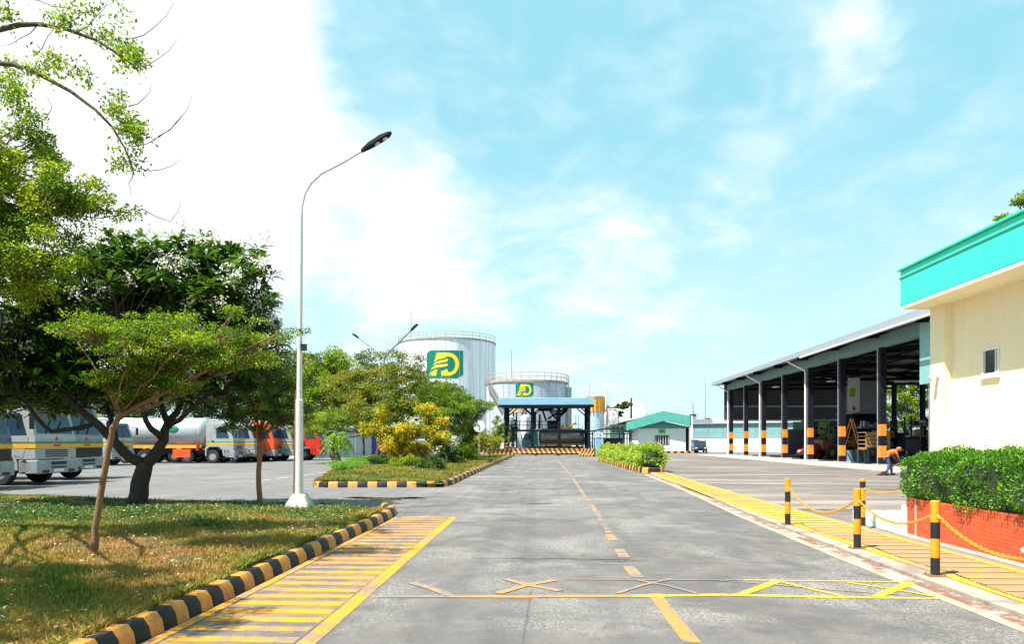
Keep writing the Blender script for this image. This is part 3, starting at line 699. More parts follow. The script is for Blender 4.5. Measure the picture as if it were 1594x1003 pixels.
# banner hanging in workshop, on a frame (seen between columns)
p = at(1329, 642, 70); t = banner('hanging_banner', 'white banner with a lime green patch hanging in the dark workshop', (p.x, p.y, p.z), 1.1, 3.25, .0, (paint('banner cloth', (.80, .82, .85), .8, var=.08), [(-.35, .1, .45, .70, m_green), (-.1, .12, .05, .16, m_red)]))
mb = MB(); mb.bar((-.6, 0, 3.27), (.6, 0, 3.27), .05); mb.bar((-.5, 0, 3.2), (-.5, 0, 7.6-p.z), .03); mb.bar((.5, 0, 3.2), (.5, 0, 7.6-p.z), .03); mb.build('hanger', m_black, t)
# inner store room of corrugated sheet behind the banner
p = at(1349, 700, 75); t = thing('store_room', 'grey corrugated sheet store room deep inside the workshop', 'store room', (p.x, p.y, .06))
mb = MB(); mb.b(-1.2, 1.2, 0, 4, 4.5, 8); mb.build('upper_wall', corrugated('store sheet', (.20, .22, .25), 0, 5, .5, .2), t); mb = MB(); mb.b(-1.2, 1.2, .3, 4, 0, 4.38); mb.build('lower_wall', m_navy, t); mb = MB(); mb.b(-1.5, 1.5, -.3, 4.1, 4.38, 4.5); mb.build('platform', m_steel, t)
# drop-side panel container at far end
p = at(1228, 712, 82); q = at(1253, 712, 82); t = thing('storage_container', 'dark grey storage container at the far end of the workshop floor', 'container', ((p.x+q.x)/2, 82, .06))
mb = MB(); mb.b(-1.4, 1.4, 0, 2.4, .1, 2.9); mb.build('shell', corrugated('container sheet', (.16, .17, .17), 0, 6, .6, .1), t); mb = MB()
for x in (-1.25, 1.25): mb.b(x-.08, x+.08, .05, .25, 0, .1); mb.b(x-.08, x+.08, 2.1, 2.3, 0, .1)
mb.build('foot', m_black, t)
mb = MB(); mb.b(-1.3, -.02, -.04, 0, .2, 2.75); mb.b(.02, 1.3, -.04, 0, .2, 2.75); mb.build('door', m_darky, t)
# green shade sheets behind
for (a, b_, nm, lb, m) in ((1228, 1252, 'shade_sheet', 'pale green sheet screen behind the dark grey container', paint('pale green sheet', (.22, .40, .22), .7, var=.2)), (1266, 1284, 'shade_sheet', 'lime green sheet screen beyond the red car in the workshop', paint('lime sheet', (.30, .45, .10), .7, var=.2))):
    p = at(a, 674, 85.5); q = at(b_, 659, 85.5); t = thing(nm, lb, 'screen', ((p.x+q.x)/2, 85.4, .06)); w = abs(q.x-p.x)/2
    mb = MB(); mb.b(-w, w, 0, .05, 2.5, 3.8); mb.build('sheet', m, t); mb = MB(); mb.b(-w, -w+.08, 0, .08, 0, 2.5); mb.b(w-.08, w, 0, .08, 0, 2.5); mb.build('post', m_steel, t)
p = at(1246, 690, 88); t = thing('tarpaulin_cover', 'blue tarpaulin stretched on poles beyond the workshop columns', 'tarpaulin', (p.x, 89.0, 0))
mb = MB(); mb.add([(-.2, 0, 3.0), (1.7, 0, 3.3), (1.8, .8, 3.9), (.2, .8, 4.2), (1.5, .05, 2.6)], [(0, 1, 2, 3), (0, 4, 1)]); mb.build('sheet', paint('blue tarp', (.03, .12, .5), .5, var=.2), t); mb = MB(); mb.bar((-.15, .3, 0), (-.15, .3, 3.3), .08); mb.bar((1.7, .4, 0), (1.7, .4, 3.6), .08); mb.build('pole', m_steel, t)

# ---- crates, drums and machines in the workshop
def crate(name, label, loc, s, mat, rz=0):
    t = thing(name, label, 'crate', loc, rz); mb = MB(); k = 4; h = s[2]
    for i in range(k):
        z0 = .12+i*(h-.12)/k; mb.b(-s[0]/2, s[0]/2, -s[1]/2, s[1]/2, z0+.02, z0+(h-.12)/k-.02)
    mb.build('side_boards', mat, t, bevel=.01); mb = MB()
    for x in (-s[0]/2+.06, 0, s[0]/2-.06): mb.b(x-.06, x+.06, -s[1]/2-.025, s[1]/2+.025, 0, h+.02)
    mb.build('corner_post', m_wood, t); return t
def drum(label, loc, mat, group=None):
    t = thing('drum', label, 'drum', loc, 0, group); mb = MB(); mb.lathe([(.27, 0), (.29, .01), (.285, .03), (.28, .29), (.295, .30), (.28, .31), (.28, .58), (.295, .59), (.28, .60), (.285, .86), (.29, .88), (.27, .87), (0, .86)], (0, 0, 0), 20); mb.build('barrel', mat, t, smooth='auto')
    mb = MB(); mb.lathe([(.03, .86), (.03, .89), (0, .89)], (.15, 0, 0), 8); mb.build('bung', m_black, t); return t
p = at(1365, 700, 52); crate('wooden_crate', 'large brown wooden crate on a stand beside the nearest banded column', (p.x-.2, p.y, 1.05), (1.7, 1.2, 1.2), m_wood)
t = thing('steel_stand', 'black steel stand carrying the large brown crate', 'stand', (p.x-.2, p.y, .075)); mb = MB()
for x in (-.8, .8):
    for y in (-.5, .5): mb.b(x-.06, x+.06, y-.06, y+.06, 0, .9)
mb.build('leg', m_black, t); mb = MB(); mb.b(-.95, .95, -.65, .65, .9, .975); mb.build('top', m_black, t)
blue = paint('blue grey drum', (.16, .28, .38), .4, .2)
for i, (px, lb) in enumerate(((1324, 'blue grey steel drum at the left end of the row behind the banded column'), (1331, 'blue grey steel drum in the middle of the row behind the banded column'), (1338, 'blue grey steel drum at the right end of the row behind the banded column'))):
    p = at(px, 710, 56); drum(lb, (p.x+.28*i, p.y, .075), blue, 'steel drums in the workshop')
def scissor(label, loc, rz):
    t = thing('scaffold_ladder', label, 'ladder', loc, rz); mb = MB()
    for x in (-.35, .35): mb.bar((x, -.5, 0), (x, .4, 3.4), .07)
    mb.build('rail', m_hor, t); mb = MB()
    for k in range(9): mb.bar((-.35, -.42+.1*k, .35+.36*k), (.35, -.42+.1*k, .35+.36*k), .04)
    mb.build('rung', m_steel, t); mb = MB()
    for x in (-.35, .35): mb.bar((x, 1.3, 0), (x, .4, 3.4), .06)
    mb.build('brace', m_hor, t); return t
p = at(1334, 710, 60); scissor('orange folding ladder standing among the machines in the workshop', (p.x, p.y, .075), .9)
def machine(name, label, loc, rz, cols, cat, seed):
    """a wheeled loader: chassis, cab, arm, counterweight, wheels"""
    t = thing(name, label, cat, loc, rz); mb = MB(); mb.b(-1.5, 1.3, -.7, .7, .65, 1.35); mb.b(-1.9, -1.4, -.65, .65, .8, 1.7); mb.build('chassis', cols[0], t, bevel=.05)
    mb = MB()
    for x in (-.6, .6):
        for y in (-.6, .6): mb.b(x-.05, x+.05, y-.05, y+.05, 1.35, 2.7)
    mb.b(-.75, .75, -.72, .72, 2.7, 2.8); mb.build('cab_frame', m_black, t)
    mb = MB(); mb.b(-.4, .1, -.3, .3, 1.35, 1.6); mb.b(-.5, -.38, -.3, .3, 1.6, 2.2); mb.build('seat', m_black, t, bevel=.03)
    mb = MB(); mb.bar((.9, .45, 1.3), (2.3, .45, 1.9), .14, .2); mb.bar((.9, -.45, 1.3), (2.3, -.45, 1.9), .14, .2); mb.bar((2.3, .45, 1.9), (2.9, .45, .6), .12, .18); mb.bar((2.3, -.45, 1.9), (2.9, -.45, .6), .12, .18); mb.build('lift_arm', cols[1], t)
    mb = MB(); mb.prism([(2.8, .15), (3.6, .1), (3.6, .18), (3.0, .95), (2.8, .9)], 'y', -.8, .8); mb.build('bucket', m_rust, t)
    for x in (-1.1, .85):
        for y in (-.78, .78): wheel(t, (x, y, .55), .55, .32, (.4 if y > 0 else -.4))
    return t
m_tyre = paint('tyre rubber', (.02, .02, .021), .85, var=.3, scale=10, dirt=(.15, .12, .1), dirt_amt=.4)
m_rim = paint('wheel rim grey', (.30, .31, .33), .5, .3, var=.15)
def wheel(parent, c, r, w, side=1):
    y = 1 if side > 0 else -1; mb = MB(); mb.lathe([(r*.55, -w/2), (r*.9, -w/2), (r, -w*.33), (r, w*.33), (r*.9, w/2), (r*.55, w/2)], (0, 0, 0), 28, 'y', closed=True)
    o = mb.build('tyre', m_tyre, None, smooth='auto'); e = bpy.data.objects.new('wheel', None); C.objects.link(e); e.parent = parent; e.location = c; e.empty_display_size = .1; o.parent = e
    mb = MB(); mb.lathe([(0, y*w*.10), (r*.16, y*w*.12), (r*.18, y*w*.34), (r*.30, y*w*.36), (r*.34, y*w*.12), (r*.50, y*w*.10), (r*.57, y*w*.42), (r*.60, y*w*.42)], (0, 0, 0), 20, 'y')
    for k in range(8): a = k*math.pi/4; mb.lathe([(0, y*w*.42), (r*.035, y*w*.40), (r*.035, y*w*.3)], (r*.25*math.cos(a), 0, r*.25*math.sin(a)), 6, 'y')
    mb.build('rim', m_rim, e, smooth='auto'); return e
p = at(1415, 720, 47); machine('wheel_loader', 'dark wheel loader standing inside the workshop behind the stooping worker', (p.x+2.2, p.y+1, .075), R(20), (m_navy, m_rust), 'loader', 1)
p = at(1300, 712, 66); machine('wheel_loader', 'smaller rusty loader parked behind the red car in the workshop', (p.x, p.y, .075), R(20), (m_rust, m_hor), 'loader', 2)
# shelving full of parts
def shelf(label, loc, rz, seed, L=3.5, H=3.4):
    r = random.Random(seed); t = thing('parts_shelf', label, 'shelving', loc, rz); mb = MB()
    for x in (-L/2, 0, L/2):
        for y in (-.35, .35): mb.b(x-.04, x+.04, y-.04, y+.04, 0, H)
    mb.build('upright', m_navy, t); mb = MB(); zz = [.3, 1.1, 1.9, 2.7]
    for z in zz: mb.b(-L/2, L/2, -.38, .38, z, z+.05)
    mb.build('shelf', m_steel, t)
    for z in zz:
        x = -L/2+.3
        while x < L/2-.3:
            w = r.uniform(.2, .45); mb = MB(); mb.b(x, x+w, -.25, .25, z+.05, z+.05+r.uniform(.2, .55)); mb.build('box', r.choice([m_rust, m_wood, m_steel, m_navy, m_hor, m_conc2, m_black]), t, bevel=.02); x += w+r.uniform(.03, .3)
    return t
p = at(1318, 708, 63); shelf('tall parts shelf between the two loaders and the orange ladder', (p.x+2.5, p.y, .075), .3, 4)
p = at(1345, 708, 66); shelf('tall parts shelf packed with boxes near the orange ladder', (p.x, p.y, .075), .1, 1)
p = at(1425, 714, 55); shelf('tall parts shelf at the near open rear side of the workshop', (p.x+1, p.y, .075), .2, 2)
p = at(1290, 708, 76); shelf('distant parts shelf behind the red car', (p.x, p.y, .075), 0, 3)

# ---- tanks
def tankmat(name, col):
    b = NB(name); d = b.noise(1, 9, b.mapping((1.5, 1.5, .05)), .65); d2 = b.noise(1, 6, b.mapping((.35, .35, .04))); r = b.noise(.5, 5)
    c = b.mix(b.rng(d2, .35, .65), mul(col, .80), mul(col, 1.08)); c = b.mix(b.rng(d, .50, .72, 0, .55), c, (.36, .36, .40)); c = b.mix(b.rng(d, .30, .18, 0, .6), c, (.30, .20, .14))
    b.bump(r, .1, .2); return b.done(c, .42, .1)
m_tank = tankmat('tank shell paint', (.80, .82, .86)); m_tank2 = tankmat('small tank shell paint', (.50, .55, .62)); m_tank3 = tankmat('slim tank paint', (.45, .57, .68))
m_tgreen = paint('emblem green', (.0, .17, .12), .45, var=.1); m_tyel = paint('emblem yellow', (.85, .66, .02), .45, var=.05); m_tnavy = paint('lettering navy', (.02, .03, .12), .5)
LOGO = dict(panel=[(215, 90), (885, 90), (885, 590), (740, 672), (120, 672), (120, 160), (150, 118)],
 d=[(350, 140), (590, 140), (680, 165), (750, 220), (790, 300), (800, 380), (785, 460), (740, 540), (680, 590), (600, 615), (435, 615), (430, 525), (500, 500), (560, 480), (565, 540), (620, 540), (670, 515), (706, 460), (722, 380), (705, 300), (670, 250), (610, 222), (570, 220), (530, 235), (470, 260), (390, 275), (330, 300), (290, 335), (290, 310), (300, 280)],
 s1=[(250, 408), (290, 360), (340, 325), (420, 300), (500, 285), (565, 265), (565, 320), (500, 335), (420, 350), (340, 365), (290, 385)],
 s2=[(208, 492), (250, 440), (310, 400), (380, 385), (470, 380), (565, 370), (565, 410), (500, 425), (430, 440), (350, 445), (290, 460), (240, 478)],
 s3=[(165, 610), (190, 565), (230, 520), (290, 500), (355, 485), (320, 615)])
def wrap(parent, name, polys, mat, Rr, ang, zc_, k, off):
    """flat outlines bent onto the tank shell; k metres per outline unit, centre (502,381)"""
    bm = bmesh.new()
    for P in polys: bm.faces.new([bm.verts.new(((x-502)*k, 0, -(y-381)*k)) for x, y in P])
    x0 = min(v.co.x for v in bm.verts); x1 = max(v.co.x for v in bm.verts); x = x0+.3
    while x < x1-.1: bmesh.ops.bisect_plane(bm, geom=bm.verts[:]+bm.edges[:]+bm.faces[:], plane_co=(x, 0, 0), plane_no=(1, 0, 0)); x += .3
    bmesh.ops.triangulate(bm, faces=bm.faces[:])
    for v in bm.verts:
        a = ang+v.co.x/Rr; v.co = ((Rr+off)*math.cos(a), (Rr+off)*math.sin(a), zc_+v.co.z)
    me = bpy.data.meshes.new(name); bm.to_mesh(me); bm.free(); me.materials.append(mat); o = bpy.data.objects.new(name, me); C.objects.link(o); o.parent = parent
    md = o.modifiers.new('thickness', 'SOLIDIFY'); md.thickness = .02; md.offset = 1; return o
def rail_ring(t, Rr, z, npost, h, mat, gap=()):
    mb = MB(); n = 72
    for hh in (h, h*.5): mb.tube([(Rr*math.cos(2*math.pi*i/n), Rr*math.sin(2*math.pi*i/n), z+hh) for i in range(n+1)], .05, 5)
    for i in range(npost): a = 2*math.pi*i/npost; mb.bar((Rr*math.cos(a), Rr*math.sin(a), z), (Rr*math.cos(a), Rr*math.sin(a), z+h), .08)
    mb.build('railing', mat, t)
def tank(name, label, px0, px1, pytop, d, mat, logo=None, rail=True, rod=None, ribs=True):
    c = at((px0+px1)/2, 688, d); Rr = (px1-px0)/2/1150*(d); H = 1.6+(688-pytop)/1150*(d-Rr*.0); t = thing(name, label, 'storage tank', (c.x, c.y, 0))
    mb = MB(); mb.lathe([(Rr+.25, 0), (Rr+.25, .3), (Rr, .3), (Rr, H)], (0, 0, 0), 96); mb.build('shell', mat, t, smooth='auto')
    mb = MB(); mb.lathe([(Rr, H), (Rr*.5, H+.35*Rr*.12), (0, H+Rr*.07)], (0, 0, 0), 96); mb.build('roof', mat, t, smooth='auto')
    mb = MB(); mb.lathe([(Rr, H-.35), (Rr+.14, H-.35), (Rr+.14, H-.05), (Rr, H)], (0, 0, 0), 96, closed=True); mb.build('rim', paint('rusty rim', (.34, .27, .22), .7, var=.3, scale=2), t)
    if ribs:
        mb = MB(); n = 26
        for i in range(n): a = 2*math.pi*(i+.3*math.sin(i*3))/n; mb.box(((Rr+.01)*math.cos(a), (Rr+.01)*math.sin(a), H/2), (.04, .07, H-.6), a)
        mb.build('seam', m_steel, t)
    if rail: rail_ring(t, Rr+.05, H, 34, 1.05, paint('rail rusty white', (.42, .30, .24), .5, var=.3))
    if rod:
        for (px, py) in rod:
            q = at(px, py, d); q2 = at(px, 688, d); off = Vector((q2.x-c.x, q2.y-c.y, 0)); mb = MB(); mb.tube([(off.x, off.y, H), (off.x, off.y, H+.6*(q.z-H)), (off.x, off.y, q.z)], [.12, .09, .07], 6); mb.build('lightning_rod', m_steel, t)
    if logo:
        px, py, wpx, a0 = logo; a = math.asin(max(-1, min(1, (px-(px0+px1)/2)/((px1-px0)/2)))); ang = TH-math.pi/2+a - 0; dd = d-Rr*math.cos(a)
        # direction of the camera seen from the tank
        base = math.atan2(-c.y, -c.x); ang = base+a; z = 1.6+(688-py)/1150*dd; k = wpx/1150*dd/765*1.0
        pn = wrap(t, 'emblem_panel', [LOGO['panel']], m_tgreen, Rr, ang, z, k, .02); wrap(pn, 'emblem_letter', [LOGO['d']], m_tyel, Rr, ang, z, k, .05); 
        for s in ('s1', 's2', 's3'): wrap(pn, 'emblem_stripe', [LOGO[s]], m_tyel, Rr, ang, z, k, .05)
    return t, c, Rr, H
t, c, Rr, H = tank('storage_tank', 'largest white storage tank with the big green and yellow emblem and rusty rim', 621, 771, 535, 150, m_tank, (692.5, 567.5, 58, 0), True, [(640, 481)])
# dark lettering below emblem (only its end is seen over the trees)
base = math.atan2(-c.y, -c.x); 
for (ch, px) in (('C', 706), ('o', 717)):
    a = math.asin((px-696)/75); dd = 150-Rr*math.cos(a); z = 1.6+(688-603)/1150*dd; an = base+a
    o = text('lettering', ch, 1.9, m_tnavy, t, ((Rr+.03)*math.cos(an), (Rr+.03)*math.sin(an), z), (R(90), 0, an+R(90)), .03, bold=.03)
t, c, Rr, H = tank('storage_tank', 'smaller grey storage tank with the small green and yellow emblem behind the blue canopy', 757, 882, 596, 112, m_tank2, (816.5, 607.5, 28, 0), True, [(796, 545)])
mb = MB()     # stair climbing the left side of the small tank
a = Vector((-5.9, -3.2, H-.1)); b2 = Vector((-2.7, -7.2, 5.2))
for k in range(22): q = a.lerp(b2, k/21); mb.box(q, (.5, .9, .05))
mb.bar(a+Vector((0, -.45, 0)), b2+Vector((0, -.45, 0)), .08, .25); mb.bar(a+Vector((0, .45, 0)), b2+Vector((0, .45, 0)), .08, .25); mb.bar(a+Vector((0, -.45, 1)), b2+Vector((0, -.45, 1)), .05); mb.bar(a+Vector((0, .45, 1)), b2+Vector((0, .45, 1)), .05)
for k in range(9): q = a.lerp(b2, k/8); mb.bar(q+Vector((0, -.45, 0)), q+Vector((0, -.45, 1)), .04)
mb.bar(a, (a.x, a.y, 0), .12); mb.bar(b2, (b2.x, b2.y, 0), .12); mb.build('stairway', paint('stair steel', (.28, .23, .2), .6, .1), t)
mb = MB(); mb.b(Rr-.3, Rr+.7, -1.2, .2, 0, H-.8); mb.b(Rr+.1, Rr+.35, -1.5, -1.2, 0, H+1.0); mb.build('riser_pipe', m_steel, t)
t, c, Rr, H = tank('slim_tank', 'slim pale blue tank with an orange yellow top band right of the blue canopy', 914, 939, 617, 118, m_tank3, None, False, None, False)
mb = MB(); mb.lathe([(Rr+.03, H-2.5), (Rr+.03, H-.4), (Rr+.05, H-.4), (Rr+.05, H-2.5)], (0, 0, 0), 48, closed=True); mb.build('band', paint('tank orange band', (.80, .45, .08), .5, var=.2, scale=1.5), t)
mb = MB()
for i in range(10): a = -math.pi/2+.35*(i-5); mb.box(((Rr+.2)*math.cos(a), (Rr+.2)*math.sin(a), H-1.4), (.12, .12, 2.6), a)
mb.build('guard_bar', m_hyel, t); mb = MB(); mb.bar((Rr+.6, 0, 0), (Rr+.6, 0, H+1), .12); mb.bar((Rr+1.1, 0, 0), (Rr+1.1, 0, H), .08)
for k in range(26): mb.bar((Rr+.6, 0, .4+.45*k), (Rr+1.1, 0, .4+.45*k), .05)
mb.build('caged_ladder', m_conc2, t)
q = at(918, 600, 110); t = thing('lightning_mast', 'thin grey mast rising behind the blue canopy roof', 'mast', (q.x, q.y, 0)); mb = MB(); mb.tube([(0, 0, 0), (0, 0, 6), (0, 0, q.z)], [.12, .08, .03], 6); mb.build('pole', m_steel, t); mb = MB(); mb.b(-.2, .2, -.2, .2, 0, .25); mb.build('base', m_conc2, t)
q = at(1098, 586, 125); t = thing('radio_mast', 'tall slender grey mast rising beyond the compound wall', 'mast', (q.x, q.y, 0)); mb = MB(); mb.tube([(0, 0, 0), (0, 0, 8), (0, 0, q.z)], [.14, .1, .035], 6); mb.build('pole', m_steel, t); mb = MB(); mb.b(-.25, .25, -.25, .25, 0, .3); mb.build('base', m_conc2, t)
# domed white tank + chimney far behind
c0 = at(975, 690, 190); t = thing('domed_tank', 'white domed tank far behind the green roofed office', 'storage tank', (c0.x, c0.y, 0)); mb = MB(); Rr = 5.9
prof = [(Rr, 0), (Rr, 6.2)]+[(Rr*math.cos(k*math.pi/16), 6.2+6.6*math.sin(k*math.pi/16)) for k in range(1, 9)]; prof[-1] = (0, prof[-1][1]); mb.lathe(prof, (0, 0, 0), 48); mb.build('shell', paint('far white dome', (.74, .74, .72), .6, var=.05), t, smooth='auto'); rail_ring(t, Rr+.05, 6.2, 20, 1, m_steel)
c0 = at(982.5, 620, 150); t = thing('chimney', 'black chimney pipe with white tip above the green roof', 'chimney', (c0.x, c0.y, 0)); mb = MB(); mb.tube([(0, 0, 0), (0, 0, c0.z)], .22, 10); mb.build('flue', m_black, t); mb = MB(); mb.tube([(0, 0, c0.z), (0, 0, c0.z+.5)], .26, 10); mb.build('cap', m_white, t)
c0 = at(1078, 632, 260); t = thing('church_spire', 'pale distant spire above the roofs right of the green gable', 'spire', (c0.x, c0.y, 0)); mb = MB(); mb.b(-1, 1, -1, 1, 0, 9.5); mb.build('tower', m_conc2, t); mb = MB(); mb.lathe([(1.1, 9.5), (.6, 12), (0, c0.z+2.5)], (0, 0, 0), 8); mb.build('spire_roof', m_steel, t)
# ================================================================ GANTRY, GUARD HOUSE, GATE AREA
m_blue = paint('light blue fascia sheet', (.22, .42, .56), .5, var=.1, scale=1)
def gantry():
    d = 90; c = at(850, 688, d); t = thing('loading_canopy', 'tanker loading canopy with a light blue roof fascia on dark steel posts', 'canopy', (c.x, c.y, 0))
    u = lambda px: (px-850)/1150*d
    z = lambda py: 1.6+(688-py)/1150*d
    x0, x1 = u(776), u(924)
    mb = MB(); mb.b(x0, x1, -.6, 7, z(631), z(620)); mb.build('roof', m_blue, t, bevel=.03)
    mb = MB(); mb.b(x0+.05, x1-.05, -.5, 6.9, z(631)-.12, z(631)); mb.b(x0, x1, -.75, -.6, z(632)-.22, z(632)-.04); mb.build('soffit', m_navy, t)
    for px in (787, 828.5, 870.5, 916):
        for yy in (0, 6):
            q = MB(); x = u(px); q.b(x-.18, x+.18, yy-.18, yy+.18, 0, z(632)); o = q.build('post', m_navy, t)
            q = MB(); q.bar((x-.1, yy, z(645)), (x-1.15, yy, z(633)), .14) if px > 800 else None; q.bar((x+.1, yy, z(645)), (x+1.15, yy, z(633)), .14) if px < 900 else None; q.build('bracket', m_navy, o)
    mb = MB(); mb.b(u(787), u(916), -.12, 1.3, z(671.5), z(669.2)); mb.b(u(787), u(916), 5, 6.2, z(671.5), z(669.2)); mb.build('deck', m_navy, t)
    mb = MB()
    for yy in (-.1, 1.3):
        for k in range(14): x = u(790)+k*(u(868)-u(790))/13; mb.bar((x, yy, z(669)), (x, yy, z(656)), .05)
        for zz in (z(656), z(662)): mb.bar((u(790), yy, zz), (u(868), yy, zz), .05)
    mb.build('handrail', m_navy, t)
    mb = MB(); mb.b(u(852), u(869), .2, 1.6, z(668), z(655)); mb.build('control_cabin', m_navy, t, bevel=.04)
    mb = MB()
    for (a, b_) in (((838, 637), (858, 638)), ((856, 640), (866, 652)), ((853, 652), (880, 636)), ((866, 655), (884, 637)), ((845, 640), (850, 655)), ((833, 642), (833, 668)), ((840, 645), (840, 668))):
        mb.tube([(u(a[0]), .5, z(a[1])), (u(b_[0]), .6, z(b_[1]))], .12, 6)
    mb.b(u(838), u(860), .3, 1, z(640), z(636)); mb.build('loading_arm', m_navy, t)
    mb = MB(); mb.b(u(874), u(878), .2, .6, z(668), z(661)); mb.bar((u(880), .3, z(668)), (u(897), .3, z(659)), .25); mb.build('yellow_step', m_hyel, t)
    mb = MB(); mb.tube([(u(783.5), -.4, 0), (u(783.5), -.4, z(640)), (u(780), -.6, z(634))], .07, 8); mb.build('downpipe', m_white, t)
    for py in (690, 694.5, 699):
        mb = MB(); mb.b(u(787)-.24, u(787)+.24, -.24, .24, z(py+2.2), z(py)); mb.build('hazard_band', m_hor, t)
    return t
gantry()
# stuff behind the canopy
def simple_tank(name, label, px0, px1, pt, pb, d, mat, cat='tank'):
    c = at((px0+px1)/2, 688, d); r = (px1-px0)/2/1150*d; zt = 1.6+(688-pt)/1150*d; zb = max(0, 1.6+(688-pb)/1150*d); t = thing(name, label, cat, (c.x, c.y, 0))
    mb = MB(); mb.lathe([(r, zb), (r, zt-.2), (r*.6, zt), (0, zt+.1)], (0, 0, 0), 28); mb.build('shell', mat, t, smooth='auto')
    mb = MB()
    for k in range(4): a = k*math.pi/2+.5; mb.bar((r*.9*math.cos(a), r*.9*math.sin(a), 0), (r*.9*math.cos(a), r*.9*math.sin(a), zb+.3), .2)
    mb.build('support', m_navy, t); return t
simple_tank('round_vessel', 'tan vessel on legs seen through the left bay of the canopy', 797, 821, 632, 643, 104, paint('tan vessel', (.55, .33, .18), .6), 'vessel')
simple_tank('round_vessel', 'pale grey vessel standing at the left under the canopy', 789, 800, 648, 702, 102, m_tank3, 'vessel')
simple_tank('round_vessel', 'white upright vessel in the left bay beyond the canopy deck', 811, 824, 647, 700, 103, m_white, 'vessel')
def process(label, px0, px1, pt, d, seed, mat):
    r = random.Random(seed); c = at((px0+px1)/2, 688, d); w = (px1-px0)/2/1150*d; H = 1.6+(688-pt)/1150*d; t = thing('pipe_rack', label, 'pipework', (c.x, c.y, 0)); mb = MB()
    for x in (-w, 0, w):
        for y in (-1, 1): mb.bar((x, y, 0), (x, y, H), .14)
    for z in (H*.33, H*.66, H):
        for y in (-1, 1): mb.bar((-w, y, z), (w, y, z), .12)
    mb.build('frame', mat, t); mb = MB()
    for k in range(7):
        x = r.uniform(-w, w); z = r.uniform(.3, .98)*H; x2 = r.uniform(-w, w); mb.tube([(x, -1.2, 0), (x, -1.2, z), (x2, -1.2, z), (x2, -1.2, r.uniform(.1, .8)*H)], .07, 6)
    mb.build('pipe', m_steel, t); return t
process('rusty red pipe rack beside the slim blue tank', 934, 945, 640, 128, 1, paint('red oxide steel', (.40, .14, .09), .7, var=.2))
process('pale pipe rack with white pipes left of the green roofed office', 946, 961, 637, 132, 2, paint('pale pipework', (.55, .55, .54), .5, var=.2))
process('white pipe rack seen through the right bay of the canopy', 878, 912, 640, 125, 3, paint('white pipework', (.62, .62, .6), .5, var=.2))
process('dark pipe rack seen through the middle bay of the canopy', 832, 866, 640, 108, 4, m_navy)
# white walls behind (low building)
t = thing('plant_building', 'low white plant building behind the tanker under the canopy', 'building', (at(850, 688, 135).x, 134, 0)); mb = MB(); mb.b(-9, 9.5, 0, 6, 0, 3.4); mb.build('wall', m_whitew, t); mb = MB(); mb.b(-9.3, 9.8, -.4, 6.3, 3.4, 3.65); mb.build('roof', m_steel, t)
for k in range(5): mb = MB(); x = -7+3.4*k; mb.b(x, x+1.3, -.05, .05, 1.2, 2.4); o = mb.build('window', m_glass, t)
# striped barriers
def stripes(name, c1, c2, per, slant):
    b = NB(name); s = b.sep(); f = b.math('ADD', s[0], b.math('MULTIPLY', s[2], slant)); m = b.math('FRACT', b.math('DIVIDE', f, per)); k = b.rng(m, .49, .51)
    k2 = b.math('LESS_THAN', m, .5); c = b.mix(k2, c1, c2); c = b.mix(b.rng(b.noise(5, 5), .5, .8, 0, .4), c, (.25, .15, .1)); return b.done(c, .6)
m_str = stripes('orange black stripes', (.62, .22, .035), (.03, .012, .01), .56, .55); m_str2 = stripes('orange black stripes back slant', (.62, .22, .035), (.03, .012, .01), .56, -.55)
def barrier(label, pa, pb, da, db, h, z0, mat):
    a = at(pa, 688, da); b_ = at(pb, 688, db); d = b_-a; t = thing('concrete_barrier', label, 'barrier', ((a.x+b_.x)/2, (a.y+b_.y)/2, 0), math.atan2(d.y, d.x)); L = d.length/2
    mb = MB(); mb.prism([(-.3, z0), (-.3, z0+.12), (-.13, z0+h*.45), (-.1, z0+h), (.1, z0+h), (.13, z0+h*.45), (.3, z0+.12), (.3, z0)], 'x', -L, L); mb.build('wall', mat, t, bevel=.02)
    mb = MB(); n = max(2, int(L*2/2.4))
    for k in range(n+1): x = -L+.15+(2*L-.3)*k/n; mb.b(x-.14, x+.14, -.26, .26, 0, z0+.02)
    mb.build('foot', m_black, t); return t
barrier('long orange and black striped barrier across the road in front of the canopy', 797, 906, 84, 84, .62, .22, m_str)
barrier('short striped barrier at the left end near the round sign', 754, 797, 79, 81, .82, .03, m_str2)
barrier('short striped barrier at the right end touching the planted strip', 904, 926, 81, 79, .82, .03, m_str2)
# ---- guard shelter with dark roof
def shelter():
    d = 92; t = thing('guard_shelter', 'small open shelter with a dark arched roof left of the white office', 'shelter', (at(945, 688, d).x, at(945, 688, d).y, 0)); u = lambda px: (px-945)/1150*d; z = lambda py: 1.6+(688-py)/1150*d
    pr = [(u(906), z(673)), (u(925), z(670)), (u(945), z(666.5)), (u(965), z(668)), (u(986), z(672))]; poly_ = pr+[(x, zz-.15) for x, zz in pr[::-1]]
    mb = MB(); mb.prism(poly_, 'y', -.5, 5); mb.build('roof', m_black, t)
    for px in (908, 926, 970, 982):
        for y in (0, 4.5): mb = MB(); mb.bar((u(px), y, 0), (u(px), y, z(672)), .14); mb.build('post', m_navy, t)
    mb = MB(); mb.bar((u(908), 0, z(676)), (u(982), 0, z(676)), .1); mb.bar((u(908), 0, z(683)), (u(982), 0, z(683)), .08); mb.build('cross_beam', m_navy, t)
    mb = MB(); mb.b(u(941), u(970), 1.0, 1.1, 0, z(683)); mb.build('fence_panel', m_black, t); return t
shelter()
q = at(932, 688, 88); t = thing('notice_board', 'blue and white notice board in front of the guard shelter', 'sign', (q.x, q.y, 0)); u = 88/1150
